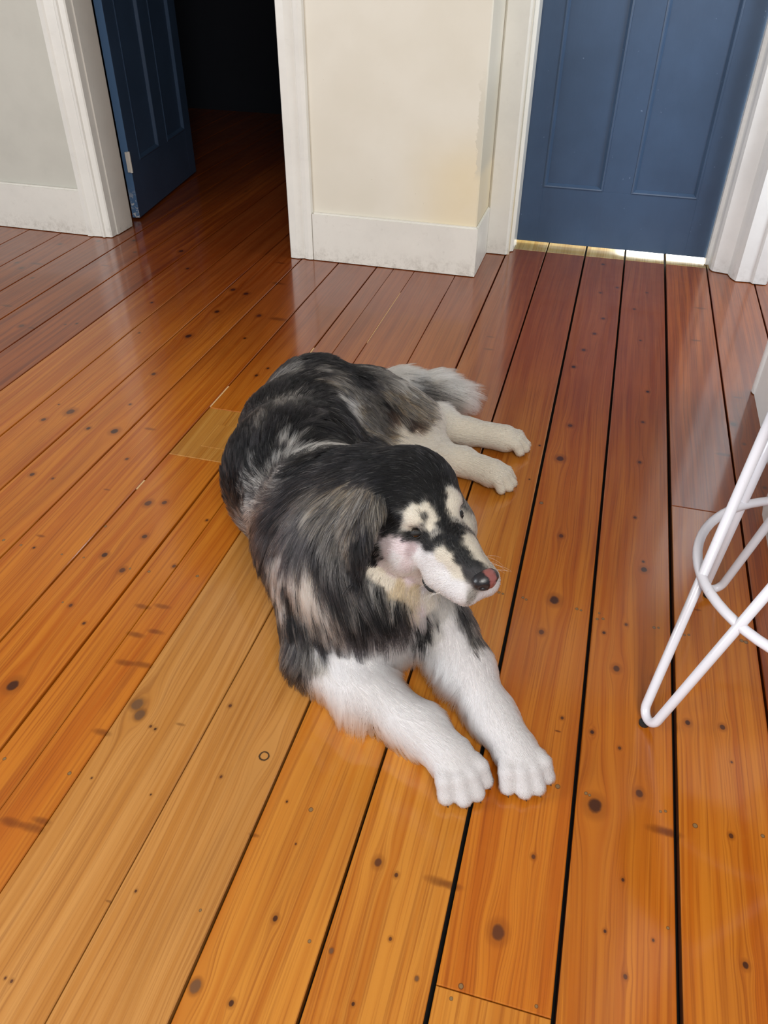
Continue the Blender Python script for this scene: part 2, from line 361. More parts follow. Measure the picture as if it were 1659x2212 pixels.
# ---------------------------------------------------------------- walls
def wall_box(name, label, mat, *b, bevel=0.0):
    bm = bmesh.new(); add_box(bm, *b, bevel)
    return structure(from_bm(name, bm, mat), label, 'wall')
ZT = 2.7
wall_box('wall_left', 'pale grey painted wall left of the open dark doorway', M_WALL_G, -4.2, -2.14, 3.122, 3.30, 0, ZT)
wall_box('wall_left_lintel', 'wall above the open dark doorway', M_WALL_G, -2.14, -1.24, 3.122, 3.30, 2.08, ZT)
bm = bmesh.new()
add_prism(bm, [(-1.24, 3.120), (-0.481, 3.120), (-0.476, 3.125), (-0.475, 3.41), (-0.37, 3.41), (-0.37, 3.70), (-0.50, 3.70), (-0.50, 3.30), (-1.24, 3.30)], 0, ZT)
structure(from_bm('wall_center', bm, M_CREAM), 'cream plaster pier with a chipped corner between the two doorways', 'wall')
wall_box('wall_right_lintel', 'wall above the closed blue door', M_WALL_W, -0.37, 0.60, 3.41, 3.70, 2.12, ZT)
wall_box('wall_back_right', 'white wall beyond the bright door casing', M_WALL_W, 0.60, 2.2, 3.425, 3.70, 0, ZT)
bm = bmesh.new()
add_prism(bm, [(0.545, 1.50), (0.545, 2.400), (0.70, 2.400), (0.70, 1.50)], 0, ZT)
structure(from_bm('wall_right', bm, M_WALL_W), 'bright white end wall beside the metal stool', 'wall')
bm = bmesh.new()        # rounded bead on the far corner of the right wall
add_prism(bm, [(0.549 + 0.0120 * math.cos(a), 2.409 + 0.021 * math.sin(a)) for a in [math.pi * k / 8 + math.pi * .5 for k in range(9)]] + [(0.560, 2.388), (0.70, 2.4005), (0.70, 2.430)], 0.003, ZT)
structure(from_bm('trim_3', bm, M_TRIM_COOL), 'rounded white corner bead on the right wall', 'trim')
bm = bmesh.new()
add_prism(bm, [(0.545, 1.50), (0.516, 1.50), (0.508, 1.53), (0.507, 1.75), (0.513, 1.789), (0.545, 1.789)], 0, ZT)
structure(from_bm('trim_4', bm, M_TRIM_COOL), 'white flat casing on the near end of the right wall', 'trim')
# the unlit room behind the open door
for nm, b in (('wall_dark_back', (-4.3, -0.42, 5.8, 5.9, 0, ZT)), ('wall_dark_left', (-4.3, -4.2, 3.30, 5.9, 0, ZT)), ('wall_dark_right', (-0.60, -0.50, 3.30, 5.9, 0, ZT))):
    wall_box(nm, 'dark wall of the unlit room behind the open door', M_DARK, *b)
bm = bmesh.new(); add_box(bm, -4.3, 2.2, -0.6, 5.9, ZT, ZT + 0.05)
structure(from_bm('ceiling', bm, M_CEIL), 'white ceiling of the hall', 'ceiling')
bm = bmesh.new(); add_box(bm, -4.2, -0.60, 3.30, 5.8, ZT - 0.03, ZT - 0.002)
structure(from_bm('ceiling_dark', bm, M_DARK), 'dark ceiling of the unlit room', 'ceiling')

# ---------------------------------------------------------------- skirting
def skirting(name, label, x0, x1, y0, y1, h, cham):
    bm = bmesh.new()
    add_box(bm, x0, x1, y0, y1, 0.003, h)
    top = [e for e in bm.edges if all(v.co.z > h - 0.001 for v in e.verts)]
    bmesh.ops.bevel(bm, geom=top, offset=cham, segments=2, affect='EDGES')
    o = from_bm(name, bm, M_SKIRT)
    structure(o, label, 'baseboard')
skirting('baseboard_left', 'scuffed white skirting board under the grey wall', -4.2, -2.232, 3.104, 3.124, 0.200, 0.006)
skirting('baseboard_center', 'scuffed white skirting board along the front of the cream pier', -1.154, -0.4665, 3.104, 3.124, 0.198, 0.006)
skirting('baseboard_center_side', 'white skirting return on the side of the cream pier', -0.478, -0.4660, 3.1245, 3.397, 0.198, 0.004)

# ---------------------------------------------------------------- door casings
def casing(name, label, mat, outline, z1=2.12, z0=0.003):
    bm = bmesh.new(); add_prism(bm, outline, z0, z1)
    return structure(from_bm(name, bm, mat), label, 'trim')
casing('trim_1', 'white moulded casing on the left of the open doorway', M_TRIM,
       [(-2.232, 3.130), (-2.232, 3.096), (-2.212, 3.094), (-2.205, 3.100), (-2.165, 3.104), (-2.158, 3.098), (-2.148, 3.098), (-2.144, 3.106), (-2.122, 3.108), (-2.117, 3.113), (-2.116, 3.150),
        (-2.111, 3.152), (-2.110, 3.276), (-2.122, 3.278), (-2.122, 3.298), (-2.145, 3.298), (-2.145, 3.130)])
casing('trim_2', 'white casing between the dark doorway and the cream pier', M_TRIM,
       [(-1.259, 3.300), (-1.259, 3.106), (-1.255, 3.100), (-1.226, 3.098), (-1.196, 3.108), (-1.190, 3.103), (-1.174, 3.100), (-1.158, 3.104), (-1.154, 3.124), (-1.236, 3.124), (-1.236, 3.300)])
casing('trim_5', 'cream white casing on the left of the closed blue door', M_TRIM,
       [(-0.4755, 3.409), (-0.4655, 3.398), (-0.384, 3.398), (-0.377, 3.402), (-0.376, 3.44), (-0.364, 3.446), (-0.357, 3.452), (-0.356, 3.552), (-0.368, 3.552), (-0.372, 3.409)])
casing('trim_6', 'bright white stepped casing on the right of the closed blue door', M_TRIM_COOL,
       [(0.446, 3.552), (0.447, 3.520), (0.461, 3.526), (0.462, 3.495), (0.466, 3.470), (0.474, 3.452), (0.533, 3.437), (0.540, 3.400), (0.547, 3.383), (0.559, 3.362), (0.616, 3.366), (0.622, 3.352), (0.672, 3.354), (0.680, 3.372), (0.682, 3.424), (0.602, 3.424), (0.602, 3.552)])
bm = bmesh.new(); add_box(bm, -2.232, -1.154, 3.100, 3.130, 2.06, 2.16, 0.004)
structure(from_bm('trim_7', bm, M_TRIM), 'white head casing over the open doorway', 'trim')
bm = bmesh.new(); add_box(bm, -0.465, 0.68, 3.400, 3.43, 2.121, 2.22, 0.004)
structure(from_bm('trim_8', bm, M_TRIM), 'white head casing over the closed blue door', 'trim')

# ---------------------------------------------------------------- panelled doors
def make_door(name, label, origin, sdir, w, h, stile, muntin, rail_z, mat, chips=None):
    """origin: bottom corner of the front face; s runs along the face, the front looks along s x z"""
    root = empty(name, origin); structure(root, label, 'door')
    ang = math.atan2(sdir[1], sdir[0]); root.rotation_euler = (0, 0, ang)
    T = 0.036                                             # local: x along, -y out of the front, z up
    def part(nm, b, bev=0.0004):
        bm = bmesh.new(); add_box(bm, *b, bev)
        return from_bm(nm, bm, mat, root)
    part('stile', (0, stile[0], 0, T, 0, h)); part('stile', (w - stile[1], w, 0, T, 0, h))
    part('muntin', (muntin[0], muntin[1], 0.0003, T - .0003, rail_z[0], h - 0.12))
    zs = [(0, rail_z[0]), (rail_z[1], rail_z[2]), (h - 0.11, h)]
    for a, b in zs: part('rail', (stile[0], w - stile[1], 0.0002, T - .0002, a, b))
    for (px0, px1) in ((stile[0], muntin[0]), (muntin[1], w - stile[1])):
        for (pz0, pz1) in ((rail_z[0], rail_z[1]), (rail_z[2], h - 0.11)):
            part('panel', (px0 - .004, px1 + .004, 0.011, T - 0.011, pz0 - .004, pz1 + .004), 0)
            for side in (0, 1):
                bm = bmesh.new()
                prof = [(0.0, -0.0015), (0.004, -0.003), (0.008, -0.002), (0.017, 0.0095), (0.017, 0.0112), (0.0, 0.0112)]
                rings = []
                for ins, dep in prof:
                    yy = dep if side == 0 else T - dep
                    rings.append([bm.verts.new(q) for q in ((px0 + ins, yy, pz0 + ins), (px1 - ins, yy, pz0 + ins), (px1 - ins, yy, pz1 - ins), (px0 + ins, yy, pz1 - ins))])
                for a in range(len(rings)):
                    A, B = rings[a], rings[(a + 1) % len(rings)]
                    for k in range(4): bm.faces.new((A[k], A[(k + 1) % 4], B[(k + 1) % 4], B[k]))
                from_bm('panel_moulding', bm, mat, root)
    return root

door_left = make_door('door_1', 'dark blue panelled door standing open into the unlit room', (-2.1255, 3.377, 0.010), (-0.1345, 0.9909), 0.832, 2.03,
                      (0.108, 0.095), (0.360, 0.478), (0.232, 0.98, 1.16), M_BLUE)
door_right = make_door('door_2', 'closed blue panelled door with light showing under it', (-0.3630, 3.560, 0.018), (1, 0), 0.812, 2.08,
                       (0.093, 0.090), (0.342, 0.458), (0.232, 0.98, 1.16), M_BLUE)
# chipped pale edge at the foot of the open door, and its painted hinge
M_CHIP = Mat('chipped_blue_edge'); P_, (x_, y_, z_) = M_CHIP.pos()
ch = M_CHIP.math('MULTIPLY', M_CHIP.step(M_CHIP.noise(P_, 60.0, 5, 0.7), 0.50, 0.56), M_CHIP.step(z_, 0.16, 0.04))
edge_c = M_CHIP.mix(ch, lin((86, 120, 160)), lin((215, 215, 215)))
M_CHIP.set(Base_Color=edge_c, Roughness=0.45)
bm = bmesh.new(); add_box(bm, -0.0016, 0.0, 0.0006, 0.0354, 0.0, 2.03)
from_bm('door_edge', bm, M_CHIP.m, door_left)
hinge_bm = bmesh.new()
add_tube(hinge_bm, [(-0.010, -0.003, 0.205), (-0.010, -0.003, 0.295)], 0.0065, 10)
add_box(hinge_bm, -0.016, -0.0018, -0.001, 0.012, 0.207, 0.293)
from_bm('hinge', hinge_bm, M_TRIM, door_left)

# ---------------------------------------------------------------- hairpin stool
M_TUBE = Mat('white_powder_coat').set(Base_Color=lin((214, 214, 222)), Roughness=0.28)
P_, _s = M_TUBE.pos()
M_TUBE.put(M_TUBE.p.inputs['Base Color'], M_TUBE.mix(M_TUBE.math('MULTIPLY', M_TUBE.step(M_TUBE.noise(P_, 70.0, 4, 0.7), 0.66, 0.72), 0.25), lin((214, 214, 222)), lin((165, 160, 160))))
M_TUBE.p.inputs['Coat Weight'].default_value = 0.3
M_TUBE = M_TUBE.m
M_RUBBER = Mat('black_rubber').set(Base_Color=(0.012, 0.012, 0.012), Roughness=0.6).m
M_SEAT = wood('pine_seat', 'honey', [], 71)

SC = Vector((0.500, 1.175, 0.0)); RING_Z, RING_R, TR = 0.28, 0.236, 0.0088
stool = empty('bar_stool', SC)
stool['label'] = 'white metal bar stool with hairpin legs and a ring footrest'
stool['category'] = 'stool'
def loc(v): return Vector(v) - SC
feet = [Vector((0.2274, 1.006, TR + .003)), Vector((0.3570, 1.4087, TR + .003))]
welds = [(Vector((0.268, 1.121, RING_Z)), Vector((0.318, 1.016, RING_Z))), (Vector((0.355, 1.372, RING_Z)), Vector((0.432, 1.405, RING_Z)))]
for k in (0, 1):            # the other two legs mirror these through the middle of the stool
    f = feet[k]; feet.append(Vector((2 * SC.x - f.x, 2 * SC.y - f.y, f.z)))
    a, b = welds[k]; welds.append((Vector((2 * SC.x - a.x, 2 * SC.y - a.y, a.z)), Vector((2 * SC.x - b.x, 2 * SC.y - b.y, b.z))))
SEAT_Z = 0.66
for f, (wa, wb) in zip(feet, welds):
    da, db = (wa - f).normalized(), (wb - f).normalized()
    bis = (da + db).normalized()
    half = da.angle(db) / 2; r = 0.021
    V = f - bis * (r / math.sin(half) - r)
    ua, ub = (wa - V).normalized(), (wb - V).normalized()
    half = ua.angle(ub) / 2
    bis = (ua + ub).normalized(); cen = V + bis * (r / math.sin(half))
    tl = r / math.tan(half)
    pa, pb = V + ua * tl, V + ub * tl
    side = (pa - pb).normalized()
    arc = [cen + (side * math.cos(t) - bis * math.sin(t)) * r for t in [half + (math.pi - 2 * half) * k / 10 for k in range(11)]]
    lift = TR + .003 - min(q.z for q in arc)
    path = [V + ua * ((SEAT_Z - V.z) / ua.z)] + arc + [V + ub * ((SEAT_Z - V.z) / ub.z)]
    path = [Vector((q.x, q.y, q.z + lift * max(0, 1 - q.z / 0.4))) for q in path]
    bm = bmesh.new(); add_tube(bm, [loc(q) for q in path], TR, 14)
    from_bm('leg', bm, M_TUBE, stool, True)
    lowest = min(arc, key=lambda q: q.z)
    bm = bmesh.new(); add_tube(bm, [loc((lowest.x - .004, lowest.y, 0.0005)), loc((lowest.x - .004, lowest.y, 0.0065))], 0.0095, 12)
    from_bm('foot_pad', bm, M_RUBBER, stool)
bm = bmesh.new()
add_tube(bm, [(RING_R * math.cos(a), RING_R * math.sin(a), RING_Z) for a in [2 * math.pi * k / 64 for k in range(64)]], TR, 12, closed=True)
from_bm('foot_ring', bm, M_TUBE, stool, True)
bm = bmesh.new()
bmesh.ops.create_cone(bm, cap_ends=True, segments=40, radius1=0.20, radius2=0.20, depth=0.03, matrix=Matrix.Translation((0, 0, SEAT_Z + 0.015)))
bmesh.ops.bevel(bm, geom=[e for e in bm.edges if abs(e.verts[0].co.z - e.verts[1].co.z) < 1e-5], offset=0.006, segments=2, affect='EDGES')
from_bm('seat', bm, M_SEAT, stool)

# ---------------------------------------------------------------- dog: one continuous body from a smooth distance field
GX0, GY0, GZ0 = -0.95, 0.68, -0.02
HS = 0.006
GN = (int(1.15 / HS), int(1.50 / HS), int(0.58 / HS))

def V3(*a): return np.array(a, dtype=np.float64)

HEAD_O = V3(-0.179, 0.988, 0.411)
HEAD_R = np.array([[0.668, -0.706, 0.233], [0.706, 0.701, 0.099], [-0.234, 0.098, 0.967]])    # rows: forward, dog's left, up
def Hd(f, l, u): return HEAD_O + V3(f, l, u) @ HEAD_R

PRIMS = []      # (kind, data, blend radius, fur flow, sign)
def cone(a, ra, b, rb, k=0.03, flow=None, sign=1):
    a, b = V3(*a), V3(*b)
    PRIMS.append(('c', (a, ra, b, rb), k, flow, sign))
def ball(c, r, k=0.03, axes=None, sign=1):
    c = V3(*c); r = np.array(r if hasattr(r, '__len__') else (r, r, r), float)
    A = np.eye(3) if axes is None else axes
    PRIMS.append(('e', (c, r, A), k, None, sign))

def prim_dist(pr_, P):
    kind, d = pr_[0], pr_[1]
    if kind == 'c':
        a, ra, b, rb = d
        ab = b - a; t = np.clip(((P - a) @ ab) / (ab @ ab), 0, 1)
        return np.linalg.norm(P - a - t[..., None] * ab, axis=-1) - (ra + t * (rb - ra))
    c, r, A = d
    q = (P - c) @ A.T
    k0 = np.linalg.norm(q / r, axis=-1); k1 = np.linalg.norm(q / (r * r), axis=-1) + 1e-9
    return np.where(k0 < 1e-4, -r.min(), k0 * (k0 - 1.0) / k1)

def prim_box(pr_):
    kind, d = pr_[0], pr_[1]
    if kind == 'c':
        a, ra, b, rb = d
        return np.minimum(a - ra, b - rb), np.maximum(a + ra, b + rb)
    c, r, A = d
    return c - r.max(), c + r.max()

def smin(a, b, k):
    h = np.clip(0.5 + 0.5 * (b - a) / k, 0, 1)
    return b + (a - b) * h - k * h * (1 - h)
def smax(a, b, k): return -smin(-a, -b, k)

def field_at(P):
    d = np.full(P.shape[:-1], 0.08)
    for pr_ in PRIMS:
        q = prim_dist(pr_, P)
        d = smin(d, q, pr_[2]) if pr_[4] > 0 else smax(d, -q, pr_[2])
    return smax(d, -(P[..., 2] - 0.001), 0.01)

# trunk: chest -> ribs -> loin -> hip -> rump, curving away from the head
cone((-0.315, 1.050, 0.160), 0.120, (-0.415, 1.170, 0.185), 0.142, 0.04)
cone((-0.415, 1.170, 0.185), 0.142, (-0.575, 1.370, 0.165), 0.152, 0.05)
cone((-0.575, 1.370, 0.165), 0.150, (-0.632, 1.540, 0.150), 0.136, 0.05)
cone((-0.632, 1.540, 0.150), 0.136, (-0.640, 1.700, 0.142), 0.128, 0.05)
cone((-0.640, 1.700, 0.142), 0.128, (-0.585, 1.800, 0.100), 0.090, 0.05)
ball((-0.500, 1.540, 0.085), (0.13, 0.17, 0.085), 0.06)                     # belly turned to the side
ball((-0.330, 1.030, 0.085), (0.12, 0.10, 0.085), 0.05)                     # breast on the floor
# neck and ruff
cone((-0.410, 1.150, 0.250), 0.125, (-0.315, 1.090, 0.345), 0.100, 0.05)
ball((-0.350, 1.045, 0.255), (0.118, 0.112, 0.118), 0.05)
ball((-0.285, 0.990, 0.215), (0.090, 0.080, 0.085), 0.05)
# shoulders and front legs
cone((-0.415, 1.080, 0.200), 0.085, (-0.382, 0.955, 0.072), 0.058, 0.05)
cone((-0.382, 0.950, 0.066), 0.057, (-0.285, 0.905, 0.060), 0.050, 0.03)
cone((-0.285, 0.905, 0.060), 0.050, (-0.165, 0.858, 0.046), 0.037, 0.03)
cone((-0.165, 0.858, 0.046), 0.038, (-0.105, 0.822, 0.038), 0.039, 0.03)
cone((-0.232, 1.065, 0.200), 0.068, (-0.162, 1.030, 0.120), 0.054, 0.05)
cone((-0.162, 1.030, 0.120), 0.052, (-0.108, 0.985, 0.085), 0.047, 0.03)
cone((-0.108, 0.985, 0.085), 0.045, (-0.043, 0.918, 0.048), 0.036, 0.03)
cone((-0.043, 0.918, 0.048), 0.037, (0.000, 0.872, 0.038), 0.038, 0.03)

CLAWS = []
def paw(c, ang, size, nt=4, spread=0.9, bend=1.0):
    """toes fan out from the pad centre; ang is the heading of the paw on the floor"""
    c = V3(*c); f = V3(math.cos(ang), math.sin(ang), 0); s = V3(-math.sin(ang), math.cos(ang), 0)
    ball(c, (0.033 * size, 0.034 * size, 0.027 * size), 0.014, np.stack([f, s, V3(0, 0, 1)]))
    for k in range(nt):
        o = (k - (nt - 1) / 2) / ((nt - 1) / 2)
        reach = (0.050 if abs(o) < 0.6 else 0.037) * size
        a = c + s * o * 0.024 * size + f * 0.012 * size + V3(0, 0, 0.006 * size)
        b = c + s * o * 0.035 * spread * size + f * reach + V3(0, 0, -0.014 * size)
        m_ = (a + b) / 2 + V3(0, 0, 0.008 * size)
        cone(a, 0.0135 * size, m_, 0.0135 * size, 0.005)
        cone(m_, 0.0135 * size, b, 0.0125 * size, 0.004)
        tipd = f * 1.0 + s * o * 0.25 + V3(0, 0, -0.45)
        CLAWS.append((b + tipd * 0.008 * size, tipd / np.linalg.norm(tipd), size))
PAWS = [((-0.090, 0.812, 0.034), math.radians(-50), 1.18), ((0.014, 0.856, 0.034), math.radians(-58), 1.15),
        ((-0.150, 1.866, 0.033), math.radians(2), 1.0), ((-0.162, 1.688, 0.033), math.radians(-16), 1.0)]
for c_, a_, s_ in PAWS: paw(c_, a_, s_)
# hindquarters: upper thigh, shin and hock of the left leg, the right leg below
ball((-0.495, 1.730, 0.130), (0.125, 0.115, 0.090), 0.05)
cone((-0.530, 1.770, 0.140), 0.090, (-0.400, 1.730, 0.115), 0.075, 0.05)
cone((-0.400, 1.735, 0.110), 0.072, (-0.345, 1.850, 0.062), 0.046, 0.04)
cone((-0.345, 1.845, 0.060), 0.047, (-0.265, 1.860, 0.043), 0.036, 0.03)
cone((-0.265, 1.860, 0.043), 0.036, (-0.165, 1.864, 0.038), 0.036, 0.02)
cone((-0.500, 1.640, 0.070), 0.068, (-0.350, 1.640, 0.058), 0.055, 0.04)
cone((-0.350, 1.680, 0.055), 0.050, (-0.255, 1.712, 0.042), 0.036, 0.03)
cone((-0.255, 1.712, 0.042), 0.036, (-0.170, 1.692, 0.036), 0.035, 0.02)
cone((-0.440, 1.690, 0.085), 0.080, (-0.350, 1.700, 0.060), 0.060, 0.04)
# tail laid to the side along the floor
cone((-0.570, 1.850, 0.110), 0.060, (-0.480, 1.955, 0.085), 0.055, 0.04)
cone((-0.480, 1.955, 0.085), 0.052, (-0.390, 2.010, 0.066), 0.052, 0.04)
cone((-0.390, 2.010, 0.066), 0.052, (-0.325, 2.020, 0.056), 0.042, 0.03)

# head, in its own frame (forward, left, up from between the eyes)
def hcone(a, ra, b, rb, k=0.02): cone(Hd(*a), ra, Hd(*b), rb, k)
def hball(c, r, k=0.02, sign=1): ball(Hd(*c), r, k, HEAD_R, sign)
hball((-0.092, 0.003, 0.015), (0.086, 0.082, 0.074), 0.03)           # skull
hball((-0.030, 0, 0.006), (0.052, 0.054, 0.048), 0.025)           # forehead
for s_ in (-1, 1):
    hball((-0.010, 0.031 * s_, 0.020), (0.026, 0.021, 0.019), 0.016)    # brow
    hball((-0.052, 0.054 * s_, -0.046), (0.060, 0.034, 0.050), 0.018)   # cheek
    hball((0.022, 0.026 * s_, -0.046), (0.040, 0.024, 0.032), 0.018)
    hcone((0.034, 0.023 * s_, -0.074), 0.0310, (0.094, 0.017 * s_, -0.079), 0.0265, 0.014)   # lips
    hball((0.008, 0.043 * s_, -0.002), 0.0125, 0.006, -1)               # eye socket
hcone((0.000, 0, -0.016), 0.036, (0.060, 0, -0.030), 0.028, 0.02)       # bridge
hcone((0.060, 0, -0.030), 0.028, (0.112, 0, -0.049), 0.0215, 0.016)
hcone((-0.045, 0, -0.095), 0.046, (0.025, 0, -0.100), 0.026, 0.02)      # lower jaw
hcone((0.025, 0, -0.100), 0.026, (0.078, 0, -0.098), 0.017, 0.012)
cone(Hd(-0.11, 0, -0.02), 0.072, (-0.310, 1.070, 0.300), 0.105, 0.05)   # throat

def build_field():
    xs = GX0 + HS * np.arange(GN[0]); ys = GY0 + HS * np.arange(GN[1]); zs = GZ0 + HS * np.arange(GN[2])
    D = np.full(GN, 0.08)
    for pr_ in PRIMS:
        lo, hi = prim_box(pr_)
        mg = 0.045
        sl = []
        for ax, (o, n) in enumerate(zip((GX0, GY0, GZ0), GN)):
            a = max(0, int((lo[ax] - mg - o) / HS)); b = min(n, int((hi[ax] + mg - o) / HS) + 2)
            sl.append(slice(a, b))
        P = np.stack(np.meshgrid(xs[sl[0]], ys[sl[1]], zs[sl[2]], indexing='ij'), -1)
        if P.size == 0: continue
        q = prim_dist(pr_, P); sub = D[tuple(sl)]
        D[tuple(sl)] = smin(sub, q, pr_[2]) if pr_[4] > 0 else smax(sub, -q, pr_[2])
    D = smax(D, np.broadcast_to(-(zs - 0.001)[None, None, :], D.shape), 0.01)
    return D

def surface_nets(D):
    S = D < 0
    nx, ny, nz = D.shape
    cnt = np.zeros((nx - 1, ny - 1, nz - 1)); acc = np.zeros((nx - 1, ny - 1, nz - 1, 3))
    crn = [(i, j, k) for i in (0, 1) for j in (0, 1) for k in (0, 1)]
    def g(A, c): return A[c[0]:nx - 1 + c[0], c[1]:ny - 1 + c[1], c[2]:nz - 1 + c[2]]
    for a in crn:
        for ax in range(3):
            if a[ax] == 1: continue
            b = list(a); b[ax] = 1; b = tuple(b)
            da, db = g(D, a), g(D, b); cr = (da < 0) != (db < 0)
            t = np.where(cr, da / np.where(cr, da - db, 1), 0)
            for c in range(3):
                acc[..., c] += np.where(cr, a[c] + (t if c == ax else 0), 0)
            cnt += cr
    act = cnt > 0
    idx = -np.ones(act.shape, int); idx[act] = np.arange(act.sum())
    ii = np.argwhere(act)
    V = (acc[act] / cnt[act][:, None] + ii) * HS + np.array([GX0, GY0, GZ0])
    faces = []
    for ax in range(3):
        o1, o2 = [(1, 2), (2, 0), (0, 1)][ax]
        lo = [slice(None)] * 3; hi = [slice(None)] * 3
        lo[ax] = slice(0, -1); hi[ax] = slice(1, None)
        cr = S[tuple(lo)] != S[tuple(hi)]
        pts = np.argwhere(cr)
        pts = pts[(pts[:, o1] > 0) & (pts[:, o2] > 0) & (pts[:, o1] < D.shape[o1] - 1) & (pts[:, o2] < D.shape[o2] - 1)]
        q = []
        for d1, d2 in ((1, 1), (0, 1), (0, 0), (1, 0)):
            w = pts.copy(); w[:, o1] -= d1; w[:, o2] -= d2
            q.append(idx[w[:, 0], w[:, 1], w[:, 2]])
        q = np.stack(q, 1)
        ins = S[pts[:, 0], pts[:, 1], pts[:, 2]]
        q[~ins] = q[~ins][:, ::-1]
        faces.append(q)
    return V, np.concatenate(faces)

FIELD = build_field()
DV, DF = surface_nets(FIELD)
for _ in range(2):           # pull the vertices exactly onto the surface
    e = 0.002
    d0 = field_at(DV)
    gr = np.stack([field_at(DV + np.eye(3)[a] * e) - field_at(DV - np.eye(3)[a] * e) for a in range(3)], 1) / (2 * e)
    gl = np.linalg.norm(gr, axis=1, keepdims=True)
    DV = DV - gr / np.maximum(gl, 0.3) ** 2 * np.clip(d0, -0.004, 0.004)[:, None]
DN = gr / np.maximum(gl, 1e-6)

